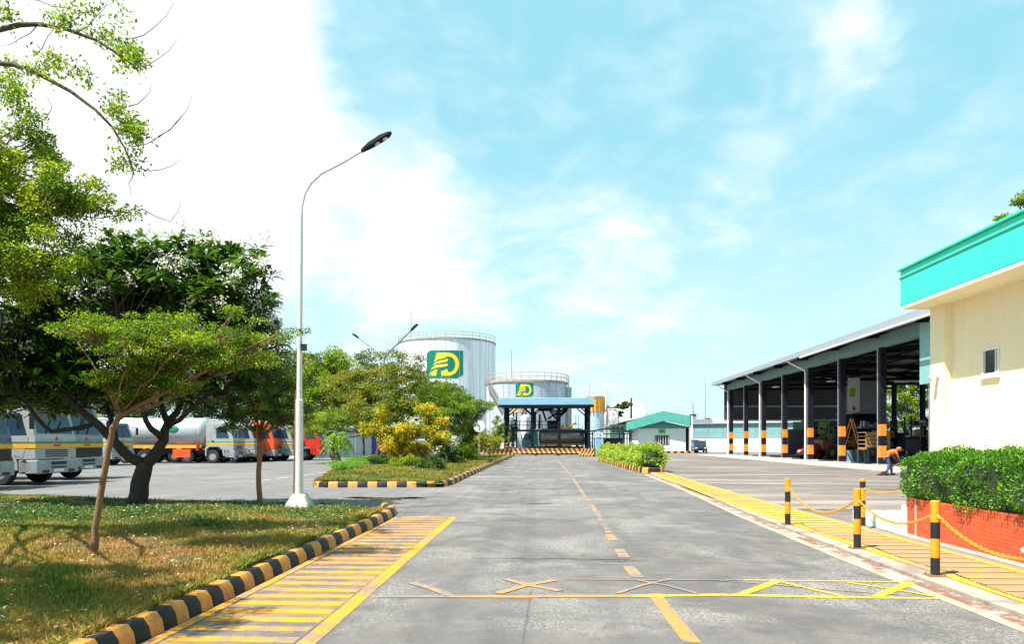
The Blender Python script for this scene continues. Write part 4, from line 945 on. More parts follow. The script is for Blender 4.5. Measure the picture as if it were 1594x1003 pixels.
mb = MB(); mb.b(-7*u, 7*u, -.04, .04, 1.6+6*u-.0, 1.6+18*u-.9); mb.build('panel', paint('notice blue', (.03, .10, .50), .5), t); mb = MB(); mb.b(-4.5*u, 4*u, -.05, .05, .15, 1.6+3*u); mb.build('lower_panel', paint('notice pale blue', (.15, .38, .70), .5), t); mb = MB(); mb.b(-5.4*u, -4.6*u, -.05, .05, 0, 2.6); mb.b(4.6*u, 5.4*u, -.05, .05, 0, 2.6); mb.build('post', m_white, t)
text('lettering', 'STS', .75, m_white, t, (0, -.06, 2.35), (R(90), 0, 0), .01, bold=.02)
# motorbikes under shelter
def bike(label, loc, rz, mat):
    t = thing('motorbike', label, 'motorbike', loc, rz, 'motorbikes under the guard shelter'); 
    for x in (-.6, .62): wheel(t, (x, 0, .29), .29, .1)
    mb = MB(); mb.bar((-.6, 0, .3), (.1, 0, .45), .12); mb.bar((.1, 0, .45), (.5, 0, .85), .1); mb.bar((.5, 0, .9), (.62, 0, .3), .07); mb.build('frame', m_black, t)
    mb = MB(); mb.ell((.15, 0, .72), (.3, .14, .15)); mb.build('fuel_tank', mat, t, smooth=True); mb = MB(); mb.b(-.7, -.05, -.12, .12, .72, .82); mb.build('seat', m_black, t, bevel=.03); mb = MB(); mb.tube([(.42, -.32, 1.02), (.5, 0, .98), (.42, .32, 1.02)], .018, 6); mb.build('handlebar', m_steel, t); return t
for i, (px, m, lb) in enumerate(((914, m_red, 'red motorbike at the left end under the guard shelter'), (946, m_blue, 'blue motorbike under the middle of the guard shelter'), (957, m_black, 'black motorbike between the blue and the silver ones'), (976, m_steel, 'silver motorbike at the right end under the shelter'))):
    q = at(px, 688, 90.5); bike(lb, (q.x, q.y, 0), R(60+10*i), m)
# ---- white office with green gable
def gable():
    d = 110; o0 = at(1030, 688, d); t = thing('gabled_office', 'white office with a green gable fascia and a barred window', 'building', (o0.x, o0.y, 0), R(0)); u = lambda px: (px-1030)/1150*d; z = lambda py: 1.6+(688-py)/1150*d
    m_gf = paint('green fascia sheet', (.09, .40, .33), .5, var=.12, scale=1.5); m_gw = paint('green gable wall', (.13, .30, .28), .6, var=.1)
    mb = MB(); mb.b(u(993), u(1067), 0, 12, 0, z(667.5)); mb.build('wall', m_whitew, t)
    mb = MB(); mb.prism([(u(990), z(667.5)), (u(1067), z(667.5)), (u(1067), z(664)), (u(1031), z(656)), (u(990), z(666))], 'y', .02, 11.8); mb.build('gable_wall', m_gw, t)
    top = [(u(985), z(653.5)), (u(1031), z(640.5)), (u(1073.5), z(648.5))]; bot = [(u(1073.5), z(664)), (u(1031), z(656)), (u(985), z(668.5))]
    mb = MB(); mb.prism(top+bot, 'y', -.9, -.72); mb.build('fascia', m_gf, t)
    mb = MB(); mb.prism([(u(985), z(654)), (u(1031), z(641)), (u(1073.5), z(649)), (u(1073.5), z(650.3)), (u(1031), z(642.4)), (u(985), z(655.4))], 'y', -.7, 24); mb.build('roof', corrugated('office roof sheet', (.50, .55, .48), 1, 4, .5, .1), t)
    mb = MB(); mb.b(u(985), u(985)+.12, -.7, 24, z(668), z(654)); mb.build('side_fascia', m_gf, t)
    w = MB(); w.b(u(1019.5), u(1041.5), -.05, .05, z(692.5), z(678)); wo = w.build('window', m_black, t); w = MB()
    for px in (1021, 1025, 1028, 1032, 1036, 1040): w.b(u(px)-.035, u(px)+.035, -.12, -.06, z(692), z(678.5))
    w.build('window_bar', m_white, wo)
    mb = MB(); mb.b(u(1025), u(1035.5), -.1, -.0, z(675), z(668)); so_ = mb.build('sign_board', m_green, t)
    for k, f in enumerate((.35, .65)): mb = MB(); mb.b(u(1026.5), u(1034), -.13, -.1, z(675-7*f)-.06, z(675-7*f)+.06); mb.build('sign_stripe', m_tgreen, so_)
    mb = MB(); mb.b(u(1072.5), u(1076), -.9, -.5, 0, z(648)); mb.build('corner_pillar', m_white, t); mb = MB(); mb.b(u(1067), u(1072.5), .3, .5, 0, z(666)); mb.build('side_door', m_navy, t)
    mb = MB(); mb.b(u(1000), u(1019), -.05, -.0, .1, z(694.5)); mb.build('low_hatch', m_white, t, bevel=.01)
    # side wing with clerestory to the left
    mb = MB(); mb.b(u(960), u(985), 10, 22, 0, z(658)); mb.build('wing_wall', paint('pale green wall', (.30, .45, .40), .6, var=.1), t); mb = MB(); mb.prism([(u(958), z(660)), (u(1012), z(644)), (u(1012), z(645.5)), (u(958), z(661.5))], 'y', 9, 23); mb.build('wing_roof', corrugated('old roof sheet', (.50, .46, .36), 1, 3, .7, 0, amt=.7), t)
    for k in range(3): mb = MB(); x = u(963+7*k); mb.b(x, x+.45, 9.93, 9.99, z(672), z(663)); mb.build('wing_window', m_glassb, t)
gable()
# dark pickup in front of the wall
def car(name, label, cat, loc, rz, mat, L=4.2, Wd=1.7, H=1.45, pickup=False):
    t = thing(name, label, cat, loc, rz); h = L/2
    prof = [(-h, .35), (-h, .85), (-h+.15, .95), (-h+(1.6 if pickup else .5), .98), (-h+(1.75 if pickup else .9), H), (h-1.55, H), (h-1.0, .95), (h-.12, .8), (h, .6), (h, .35)]
    mb = MB(); mb.prism([(x, z) for x, z in prof], 'y', -Wd/2, Wd/2); mb.build('body', mat, t, bevel=.06)
    mb = MB(); mb.quad((h-.99, -Wd/2+.12, .99), (h-.99, Wd/2-.12, .99), (h-1.51, Wd/2-.2, H-.05), (h-1.51, -Wd/2+.2, H-.05)); o = mb.build('windscreen', m_glass, t); o.location.x = .02
    for s in (-1, 1):
        y = s*(Wd/2+.006); x0 = -h+(1.85 if pickup else 1.0); mb = MB(); mb.quad((x0, y, H-.08), (x0-.1, y, 1.0), (h-1.15, y, 1.0), (h-1.62, y, H-.08)); mb.build('side_window', m_glass, t)
        mb = MB(); mb.ell((h-.03, s*(Wd/2-.3), .68), (.06, .18, .09)); mb.build('headlight', m_white, t, smooth=True)
        for x in (-h+.8, h-.8): wheel(t, (x, s*(Wd/2-.08), .31), .31, .2, s)
    mb = MB(); mb.b(h-.02, h+.08, -Wd/2+.03, Wd/2-.03, .32, .52); mb.build('bumper', m_black, t, bevel=.03); mb = MB(); mb.b(h-.01, h+.03, -.45, .45, .58, .74); mb.build('grille', m_black, t); return t
q = g(1088, 705.5); car('pickup_truck', 'dark navy pickup parked between the white office and the compound wall', 'pickup', (q.x, q.y, 0), R(-95), paint('navy car paint', (.02, .03, .07), .25), 4.6, 1.8, 1.75, True)
t = thing('tyre_stack', 'stack of black tyres standing at the corner of the white office', 'tyres', (at(1082, 688, 107).x, at(1082, 688, 107).y, 0))
for k in range(7): mb = MB(); mb.lathe([(.25, 0), (.5, .02), (.55, .13), (.5, .25), (.25, .27)], (.04*math.sin(k*2), .03*math.cos(k), k*.27), 20, closed=True); mb.build('tyre', m_tyre, t, smooth='auto')
# red car in workshop
q = at(1270, 715, 66); car('parked_car', 'dark red car parked in shade between the workshop columns', 'car', (q.x, q.y, .075), R(225), paint('dark red car paint', (.36, .01, .03), .3), 4.0, 1.65, 1.4)
# ---- compound wall with teal sheeting
def compound():
    a = at(1074, 688, 121); b_ = at(1420, 688, 102); d = b_-a; L = d.length; t = thing('compound_wall', 'long whitewashed compound wall topped with pale teal corrugated sheet', 'wall', (a.x, a.y, 0), math.atan2(d.y, d.x))
    mb = MB(); mb.b(0, L, 0, .25, 0, 2.25); mb.build('masonry', m_whitew, t); mb = MB(); mb.b(0, L, .05, .12, 2.25, 4.45); mb.build('sheeting', corrugated('teal sheet', (.22, .42, .42), 0, 2.2, .5, .1, amt=.45), t)
    mb = MB()
    for k in range(int(L/3)+1): mb.b(k*3-.05, k*3+.05, -.02, .05, 2.25, 4.4)
    mb.build('rail_post', m_steel, t); mb = MB(); mb.b(0, L, -.06, .3, 2.25, 2.36); mb.build('coping', m_steel, t)
    mb = MB(); mb.b(0, L, -.3, 3, 4.45, 4.6); mb.build('sheet_roof', paint('shed roof', (.30, .32, .36), .6), t)
compound()
t = thing('low_shed', 'low shed with a lilac grey roof behind the compound wall', 'shed', (at(1092, 688, 128).x, at(1092, 688, 128).y, 0)); u = 128/1150; mb = MB(); mb.b(-17*u, 15*u, 0, 5, 0, 1.6+24*u); mb.build('wall', m_conc2, t); mb = MB(); mb.b(-18*u, 16*u, -.6, 5.4, 1.6+24*u, 1.6+34.5*u); mb.build('roof', paint('lilac roof', (.33, .33, .40), .6), t)
t = thing('white_shed', 'long white roofed shed beyond the wall, left of the workshop', 'shed', (at(1150, 688, 135).x, at(1150, 688, 135).y, 0)); u = 135/1150; mb = MB(); mb.b(-44*u, 60*u, 0, 8, 0, 1.6+26*u); mb.build('wall', m_whitew, t); mb = MB(); mb.prism([(-44*u, 1.6+26*u), (60*u, 1.6+30*u), (60*u, 1.6+46*u), (-44*u, 1.6+35*u)], 'y', -.5, 8.5); mb.build('roof', m_white, t)
# low white store at left with blue door
def store():
    a = at(468, 688, 72); b_ = at(645, 688, 80); d = b_-a; L = d.length; t = thing('store_building', 'low white flat-roofed store with a blue roller door behind the island trees', 'building', (a.x, a.y, 0), math.atan2(d.y, d.x))
    m_bl = paint('bluish white wall', (.46, .52, .58), .8, var=.05, dirt=(.35, .3, .28), dirt_amt=.3); mb = MB(); mb.b(0, L, 0, 5, 0, 2.75); mb.build('wall', m_bl, t); mb = MB(); mb.b(-.3, L+.3, -.6, 5.3, 2.75, 2.98); mb.build('roof', m_conc2, t)
    mb = MB(); mb.b(L*.60, L*.80, -.06, 0, 0, 2.2); mb.build('roller_door', paint('roller blue', (.03, .06, .30), .5, var=.3), t)
    mb = MB(); mb.b(L*.28, L*.29, -.03, 0, 0, 2.7); mb.b(L*.45, L*.46, -.03, 0, 0, 2.7); mb.build('pilaster', m_white, t)
store()
# round sign
q = g(746, 721); s_ = q.y/1.0; d = 1840/(721-688); t = thing('round_sign', 'round white traffic sign on a thin post among the golden shrubs', 'sign', (q.x, q.y, .15)); z = 1.6+(688-664)/1150*d-.15
mb = MB(); mb.tube([(0, 0, 0), (0, 0, z+.3)], .035, 8); mb.build('post', m_steel, t); mb = MB(); mb.lathe([(0, -.03), (.43, -.03), (.44, -.05), (0, -.05)], (0, 0, z), 32, 'y'); pn = mb.build('sign_face', paint('sign white', (.72, .74, .74), .5, var=.05), t, smooth='auto'); mb = MB(); mb.b(-.05, .05, -.07, -.052, z-.28, z+.05); mb.b(-.09, .04, -.07, -.052, z+.05, z+.13); mb.build('mark', m_steel, pn)
# ================================================================ BOLLARDS, CHAINS, LAMPS
def bollard(label, x, y, h=.86, black_top=False):
    t = thing('bollard', label, 'bollard', (x, y, .052), 0, 'banded bollards along the footpath'); z0 = 0; mb = MB(); r = .05
    bands = [(0, .21, 1), (.21, .43, 0), (.43, .62, 1), (.62, h, 0)] if not black_top else [(0, .17, 1), (.17, .36, 0), (.36, .47, 1), (.47, .70, 0), (.70, h-.04, 1), (h-.04, h, 0)]
    for a, b_, m in bands: mb.lathe([(r, a), (r, b_)], (0, 0, 0), 20, m=m)
    mb.lathe([(r, h), (r-.008, h+.008), (0, h+.01)], (0, 0, 0), 20, m=0); mb.v = mb.v; mb.build('banded_post', [m_hyel, m_black], t, smooth='auto')
    mb = MB(); mb.b(-.10, .10, -.09, .09, 0, .012)
    for sx_ in (-1, 1):
        for sy in (-1, 1): mb.lathe([(.012, .012), (.012, .03), (0, .03)], (.075*sx_, .065*sy, 0), 6)
    mb.build('base_plate', m_rust if not black_top else m_steel, t); mb = MB()
    for s in (-1, 1): mb.tube([(0, s*(r-.005), h-.17), (0, s*(r+.02), h-.155), (0, s*(r+.035), h-.17), (0, s*(r+.02), h-.185), (0, s*(r-.005), h-.17)], .006, 5)
    mb.build('chain_hook', m_steel, t); return t
B = [(4.50, 13.95), (4.51, 10.91), (4.49, 8.73), (4.50, 6.2)]
bollard('banded bollard farthest up the footpath edge, left end of the yellow chains', *B[0]); bollard('banded bollard second from the front on the footpath edge, chained both ways', *B[1])
bollard('nearest banded bollard, in front of the red brick planter', *B[2])
BR = [(5.79, 13.77), (9.2, 18.3)]; bollard('black topped banded bollard beside the white entrance step', *BR[0], .86, True)
(bollard('banded bollard behind the far end of the clipped hedge', BR[1][0], BR[1][1], .86, True))
m_chain = paint('chain yellow', (.66, .30, .02), .4, var=.1, scale=20)
def chain(label, a, b_, sag):
    a = Vector(a); b_ = Vector(b_); d = b_-a; L = math.hypot(d.x, d.y); n = int(L/.045); mid = (a+b_)/2; t = thing('chain', label, 'chain', a, 0, 'yellow chains between the bollards')
    mb = MB(); f = lambda s: a+d*s-Vector((0, 0, sag*4*s*(1-s)))
    for i in range(n):
        p0 = f(i/n)-a; p1 = f((i+1)/n)-a; c = (p0+p1)/2; u = (p1-p0).normalized(); v = u.cross(Vector((0, 0, 1))).normalized(); w = u.cross(v)
        if i % 2: v, w = w, v
        ln = (p1-p0).length*.82; pts = []
        for k in range(8):
            an = 2*math.pi*k/8; pts.append(c+u*math.cos(an)*ln+v*math.sin(an)*.017)
        vs = []
        for k in range(8):
            tt = (pts[(k+1) % 8]-pts[k-1]).normalized(); o1 = w; o2 = tt.cross(w)
            for j in range(4): q = j*math.pi/2+.78; vs.append(pts[k]+(o1*math.cos(q)+o2*math.sin(q))*.0062)
        mb.add(vs, [(k*4+j, k*4+(j+1) % 4, ((k+1) % 8)*4+(j+1) % 4, ((k+1) % 8)*4+j) for k in range(8) for j in range(4)])
    mb.build('links', m_chain, t, smooth=True)
hz_ = .052+.86-.17
chain('yellow chain sagging between the farthest and second bollards', (B[0][0], B[0][1]-.08, hz_), (B[1][0], B[1][1]+.08, hz_), .30)
chain('yellow chain sagging between the second and nearest bollards', (B[1][0], B[1][1]-.08, hz_), (B[2][0], B[2][1]+.08, hz_), .19)
chain('yellow chain hanging from the nearest bollard towards the right edge of the view', (B[2][0], B[2][1]-.08, hz_), (B[3][0], B[3][1]+.08, hz_), .27)
bollard('banded bollard outside the view at the near end of the chain', *B[3])
chain('yellow chain from the black topped bollard up to the hedge', (BR[0][0], BR[0][1]+.08, hz_), (BR[1][0], BR[1][1]-.08, hz_), .20)

m_pole = paint('lamp post white paint', (.66, .65, .63), .5, .1, var=.08, scale=3, dirt=(.34, .24, .18), dirt_amt=.7, stretch=(4, 4, 1.2))
m_lamp = paint('lamp head black', (.006, .007, .010), .7, spec=.15); m_led = paint('lamp lens', (.55, .50, .42), .15)
def lamp_head(t, p, u):
    """p: root point on arm, u: unit direction"""
    u = Vector(u).normalized(); s = Vector((-u.y, u.x, 0)).normalized(); up = u.cross(s); up = up if up.z > 0 else -up; mb = MB(); rings = []
    for (q, w, h0, h1) in ((-.10, .035, -.03, .03), (.0, .055, -.035, .05), (.15, .105, -.03, .065), (.45, .12, -.03, .07), (.62, .105, -.02, .045), (.70, .05, 0, .025)):
        c = Vector(p)+u*q; rings.append([c+s*w+up*h0, c+s*w*.8+up*h1, c-s*w*.8+up*h1, c-s*w+up*h0])
    vs = sum(rings, []); mb.add(vs, [(k*4+j, k*4+(j+1) % 4, (k+1)*4+(j+1) % 4, (k+1)*4+j) for k in range(5) for j in range(4)]+[(0, 1, 2, 3), (20, 21, 22, 23)])
    o = mb.build('lamp_head', m_lamp, t, bevel=.01)
    for q in (.30, .50):
        mb = MB(); c = Vector(p)+u*q-up*.033; n = 14; mb.add([c+(s*math.cos(2*math.pi*i/n)+u*math.sin(2*math.pi*i/n))*.065-up*.006 for i in range(n)]+[c-up*.02], [(i, (i+1) % n, n) for i in range(n)]); mb.build('lens', m_led, o)
q = g(466, 800); t = thing('street_lamp', 'tall white street lamp with a black head standing on the lawn corner', 'street lamp', (q.x, q.y, .12))
P = lambda px, py, d=1840/112: at(px, py, d)-Vector((q.x, q.y, .12))
mb = MB(); top = P(468.5, 335); mb.tube([(0, 0, .2), (0, 0, 2.4), (0, 0, 2.42), (.01, 0, top.z*.6), tuple(top)], [.085, .082, .062, .055, .05], 14); mb.build('pole', m_pole, t, smooth='auto')
mb = MB(); arm = [P(468.5, 336), P(469.5, 322), P(474, 302), P(484, 285), P(500, 270), P(535, 252), P(568, 232)]; mb.tube(arm, [.04, .036, .034, .034, .033, .032, .03], 10)
mb.build('arm', m_pole, t, smooth='auto'); d_ = (arm[-1]-arm[-2]).normalized(); lamp_head(t, arm[-1]-Vector((0, 0, 0)), d_)
mb = MB(); mb.add([(-.30, -.28, 0), (.30, -.28, 0), (.30, .28, 0), (-.30, .28, 0), (-.12, -.12, .32), (.14, -.12, .30), (.14, .12, .34), (-.12, .12, .33)], [(0, 3, 2, 1), (4, 5, 6, 7), (0, 1, 5, 4), (1, 2, 6, 5), (2, 3, 7, 6), (3, 0, 4, 7)]); mb.build('concrete_base', m_conc2, t, bevel=.03)
mb = MB(); mb.box((.1, -.0, P(470, 541).z), (.12, .1, .14)); mb.tube([(.04, 0, P(470, 541).z), (.12, 0, P(470, 541).z)], .02, 6); mb.build('junction_box', m_black, t)
mb = MB(); mb.tube([(-.12, -.05, 0), (-.10, -.03, 1.2), (-.075, -.02, 2.6)], .018, 6); mb.build('cable_conduit', m_rust, t)
q = at(598, 688, 50); t = thing('street_lamp', 'double armed street lamp rising out of the trees on the island', 'street lamp', (q.x, q.y, .15))
Pt = [at(650, 505, 48)-Vector((q.x, q.y, .15)), at(549, 520, 52)-Vector((q.x, q.y, .15))]; zj = 7.2
mb = MB(); mb.tube([(0, 0, 0), (0, 0, 3), (0, 0, zj)], [.09, .07, .05], 10); m_arm = paint('lamp arm grey', (.16, .16, .17), .5); mb.build('pole', m_arm, t, smooth='auto')
for p in Pt:
    e = p*1.0; dr = Vector((e.x, e.y, e.z-zj)).normalized(); st = e-dr*.68; mb = MB(); mb.tube([(0, 0, zj-.1), tuple(Vector((0, 0, zj)).lerp(st, .1)), tuple(st)], [.045, .043, .04], 8); mb.build('arm', m_arm, t, smooth='auto'); lamp_head(t, st, dr)

# ================================================================ TRUCKS
m_tw = paint('truck white', (.36, .37, .37), .35, var=.08, scale=2, dirt=(.25, .22, .18), dirt_amt=.4); m_tor = paint('truck stripe orange', (.78, .38, .04), .4); m_tgr = paint('truck stripe green', (.03, .22, .12), .4)
m_bump = paint('truck bumper', (.30, .32, .35), .4, .1, var=.1, dirt=(.2, .18, .15), dirt_amt=.4); m_tred = paint('truck red', (.62, .035, .015), .35, var=.1); m_torg = paint('truck orange red', (.75, .10, .02), .4)
m_silver = paint('tanker silver', (.42, .44, .47), .32, .3, var=.08, scale=1, dirt=(.4, .38, .36), dirt_amt=.3); m_lampg = paint('headlight glass', (.35, .36, .38), .1); m_amb = paint('indicator orange', (.8, .2, .02), .3)
m_teald = paint('truck teal', (.05, .30, .33), .35); m_yb = paint('cream yellow body', (.55, .50, .22), .5, var=.06)
def truck(name, label, loc, rz, cab=None, body='tank', L=8.2, bodym=None, stripe=True, wheels=(-1.35, -3.0, -6.2, -7.5), group=None, H=2.95, W2=1.15, front_detail=True, chassis_m=None, dark_front=False):
    cab = cab or m_tw; t = thing(name, label, 'truck', loc, rz, group)
    prof = [(-2.0, .95), (-2.0, H), (-.62, H+.02), (-.35, H-.10), (.0, 1.80), (.03, 1.72), (.03, .95), (-.72, .95), (-.80, 1.18), (-1.05, 1.32), (-1.65, 1.32), (-1.9, 1.18), (-1.95, .95)]
    mb = MB(); mb.prism(prof[:7]+prof[7:], 'y', -W2, W2); cb_ = mb.build('cab', cab, t, bevel=.05)
    s = Vector((-.35, 0, H-.10))-Vector((0, 0, 1.80)); nrm = Vector((-s.z, 0, s.x)).normalized()*-1; nrm = nrm if nrm.x > 0 else -nrm
    lo = Vector((0, 0, 1.80))+s*.07+nrm*.012; hi = Vector((0, 0, 1.80))+s*.80+nrm*.012
    mb = MB(); mb.quad(lo+Vector((0, -W2+.16, 0)), lo+Vector((0, W2-.16, 0)), hi+Vector((0, W2-.26, 0)), hi+Vector((0, -W2+.26, 0))); ws = mb.build('windscreen', m_glassb, t)
    mb = MB(); e_ = Vector((-.35, 0, H-.10))+nrm*.05-s*.12; mb.bar(e_+Vector((.08, -W2+.1, 0)), e_+Vector((.08, W2-.1, 0)), .16, .05); mb.build('sun_visor', m_black, t)
    mb = MB(); mb.prism([(-1.9, H), (-.7, H), (-1.5, H+.28), (-1.9, H+.30)], 'y', -W2+.2, W2-.2); mb.build('roof_deflector', cab, t, bevel=.03)
    mb = MB()
    for y in (-.55, .05): mb.bar(lo+Vector((.02, y, .02)), lo+s*.35+Vector((.02, y+.42, 0)), .025)
    mb.build('wiper', m_black, ws)
    for sd in (-1, 1):
        y = sd*(W2+.008); d = MB(); d.quad((-1.72, y, 1.35), (-.45, y, 1.02), (-.22, y, 1.78), (-1.72, y, 1.78)); door = d.build('door', cab, t)
        w = MB(); w.quad((-1.25, y+sd*.006, 1.86), (-.30, y+sd*.006, 1.86), (-.52, y+sd*.006, min(2.62, H-.25)), (-1.25, y+sd*.006, min(2.62, H-.25))); w.build('side_window', m_glassb, t)
        w = MB(); w.b(-1.6, -1.42, min(y, y+sd*.04), max(y, y+sd*.04), 1.62, 1.67); w.build('handle', m_black, door)
        w = MB(); w.bar((-.12, sd*W2, 2.55), (.10, sd*(W2+.28), 2.6), .03); w.box((.10, sd*(W2+.28), 2.3), (.06, .2, .5)); w.build('mirror', m_black, t)
        w = MB(); w.b(-.02, .13, sd*(W2-.28)-.17, sd*(W2-.28)+.17, .66, .86); w.build('headlight', m_lampg, t, bevel=.02); w = MB(); w.b(-.12, .11, sd*(W2-.05)-.05, sd*(W2-.05)+.05, .68, .85); w.build('indicator', m_amb, t)
        w = MB(); w.prism([(-2.05, .55), (-2.05, 1.15), (-1.8, 1.34), (-1.0, 1.34), (-.75, 1.15), (-.65, .85), (-.62, .55), (-.72, .55), (-.8, 1.0), (-1.05, 1.22), (-1.75, 1.22), (-1.95, 1.05), (-1.97, .55)], 'y', min(sd*(W2-.3), sd*(W2+.03)), max(sd*(W2-.3), sd*(W2+.03))); w.build('mudguard', cab, t)
        w = MB(); w.b(-.60, -.25, min(sd*(W2-.2), sd*W2), max(sd*(W2-.2), sd*W2), .45, .50); w.build('step', m_black, t)
    if stripe:
        mb = MB(); mb.b(-2.005, .045, -W2-.014, W2+.014, 1.36, 1.52); mb.build('orange_stripe', m_tor, t); mb = MB(); mb.b(-2.005, .043, -W2-.013, W2+.013, 1.53, 1.60); mb.build('green_stripe', m_tgr, t)
    if dark_front: mb = MB(); mb.b(.03, .045, -W2+.08, W2-.08, .95, 1.34); mb.build('front_panel', m_black, t)
    mb = MB()
    for k in range(4): mb.b(.02, .055, -.62, .62, 1.04+.075*k, 1.075+.075*k)
    mb.build('grille', m_black, t)
    mb = MB(); mb.b(-.35, .12, -W2-.02, W2+.02, .42, .93); mb.b(-.6, -.35, -W2-.02, -W2+.2, .42, .93); mb.b(-.6, -.35, W2-.2, W2+.02, .42, .93); bp = mb.build('bumper', m_bump if cab is not m_tred else cab, t, bevel=.04)
    mb = MB(); mb.b(.11, .135, -.42, .42, .62, .68); mb.b(.11, .135, -.42, .42, .74, .86); mb.b(.11, .135, -.9, -.55, .46, .56); mb.b(.11, .135, .55, .9, .46, .56); mb.build('vent', m_black, bp)
    mb = MB(); mb.b(.12, .14, -.28, .28, .47, .58); mb.build('number_plate', m_white, bp)
    mb = MB(); mb.b(.03, .05, -.2, .2, 1.42, 1.50); mb.prism([(-.08, 1.66), (.08, 1.66), (0, 1.80)], 'x', .03, .05); mb.build('badge', m_tred, t)
    mb = MB(); mb.b(-L, -.3, -.45, -.25, .72, .98); mb.b(-L, -.3, .25, .45, .72, .98)
    for x in np.arange(-L+.1, -.5, 1.3): mb.b(x, x+.1, -.45, .45, .75, .92)
    for x in wheels: mb.tube([(x, -W2+.1, .5), (x, W2-.1, .5)], .09, 8)
    mb.build('chassis', chassis_m or m_black, t)
    for x in wheels:
        for sd in (-1, 1): wheel(t, (x, sd*(W2-.17), .5), .5, .30, sd)
    if body == 'tank':
        r = 1.12; zc_ = 2.25; x0, x1 = -L, -2.25; pr = [(0, x0-.12), (r*.55, x0-.05), (r*.9, x0+.12), (r, x0+.35), (r, x1-.35), (r*.9, x1-.12), (r*.55, x1+.05), (0, x1+.12)]
        mb = MB(); mb.lathe(pr, (0, 0, zc_), 40, 'x'); mb.build('tank', bodym or m_silver, t, smooth=True); mb = MB()
        for x in (x0+.6, (x0+x1)/2, x1-.6): mb.lathe([(r, x-.04), (r+.02, x-.04), (r+.02, x+.04), (r, x+.04)], (0, 0, zc_), 40, 'x', closed=True)
        mb.build('tank_strap', m_steel, t); mb = MB()
        for x in ((x0*.7+x1*.3), (x0*.3+x1*.7)): mb.lathe([(.28, zc_+r-.05), (.28, zc_+r+.12), (0, zc_+r+.15)], (x, 0, 0), 16)
        mb.build('manhole', m_steel, t); mb = MB()
        for x in (x0+.8, (x0+x1)/2, x1-.8): mb.prism([(-.8, 1.5), (-.4, .95), (.4, .95), (.8, 1.5)], 'x', x-.12, x+.12)
        mb.build('cradle', m_black, t)
        mb = MB(); mb.b(x0+.1, x1-.1, -W2-.01, -W2+.02, 1.12, 1.36); mb.b(x0+.1, x1-.1, W2-.02, W2+.01, 1.12, 1.36); mb.build('side_skirt', m_tor, t)
        mb = MB(); mb.b(x1-2.2, x1-.9, -W2-.02, -W2+.3, .45, 1.05); mb.build('valve_cabinet', m_torg, t)
        mb = MB(); mb.tube([(x1-.35, -W2-.05, .95), (x1-.35, -W2-.05, 1.5)], .11, 10); mb.build('fire_extinguisher', m_tred, t)
        mb = MB(); mb.ell((x1-2.2, -r*.985, zc_+.25), (.42, .06, .30), 16, 8); mb.build('green_roundel', m_tgr, t, smooth=True)
    elif body == 'box':
        mb = MB(); mb.b(-L, -2.2, -1.2, 1.2, 1.1, 3.5); mb.build('box_body', bodym or m_yb, t, bevel=.04); mb = MB()
        for x in np.arange(-L+.4, -2.3, .7): mb.b(x-.03, x+.03, -1.23, 1.23, 1.12, 3.48)
        mb.build('body_rib', bodym or m_yb, t)
    elif body == 'dump':
        mb = MB(); mb.prism([(-L, 1.1), (-2.2, 1.1), (-2.2, 2.6), (-L+.2, 2.4)], 'y', -1.2, 1.2); mb.build('tipper_body', bodym or m_steel, t, bevel=.04)
    elif body == 'mixer':
        prof_ = [(0, -L+.1), (.6, -L+.1), (.85, -L+.5), (1.2, -L+2.2), (1.2, -L+3.2), (.75, -2.9), (0, -2.8)]
        mb = MB(); mb.lathe(prof_, (0, 0, 2.45), 36, 'x'); mb.build('mixer_drum', bodym or m_silver, t, smooth=True); mb = MB(); mb.prism([(-.7, 2.0), (-.5, .95), (.5, .95), (.7, 2.0)], 'x', -3.3, -3.1); mb.prism([(-.7, 2.0), (-.5, .95), (.5, .95), (.7, 2.0)], 'x', -L+.5, -L+.7); mb.build('drum_stand', m_black, t)
    return t
# near group on the left (cab fronts point to the camera's right)
yaw = TH+R(-3)
def place(px, d): p = at(px, 688, d); return (p.x, p.y, 0)
fc = place(87, 27.9)
truck('parked_truck', 'white cab-over truck with orange and green stripe, nearest cab facing the flowering tree', fc, yaw, body='tank', L=8.0, H=3.32)
fc = place(-20, 24.5); truck('parked_truck', 'dark patterned truck cut by the left edge of the view with its front wheel showing', fc, yaw+R(2), dark_front=True, cab=paint('dark patterned cab', (.10, .11, .16), .4, var=.5, scale=5), H=3.32, body='dump', L=8.0, bodym=m_navy)
fc = place(134, 31.6); truck('parked_truck', 'grey striped truck with dark grille just right of the nearest white cab', fc, yaw, cab=paint('truck dark grey', (.22, .24, .26), .35), body='tank', L=8.0, dark_front=True, H=3.32)
fc = place(190, 50); t = truck('box_truck', 'cream yellow box truck in the gap behind the striped trucks', (fc[0], fc[1], 0), TH+R(-8), body='box', L=7.2, wheels=(-1.35, -5.8))
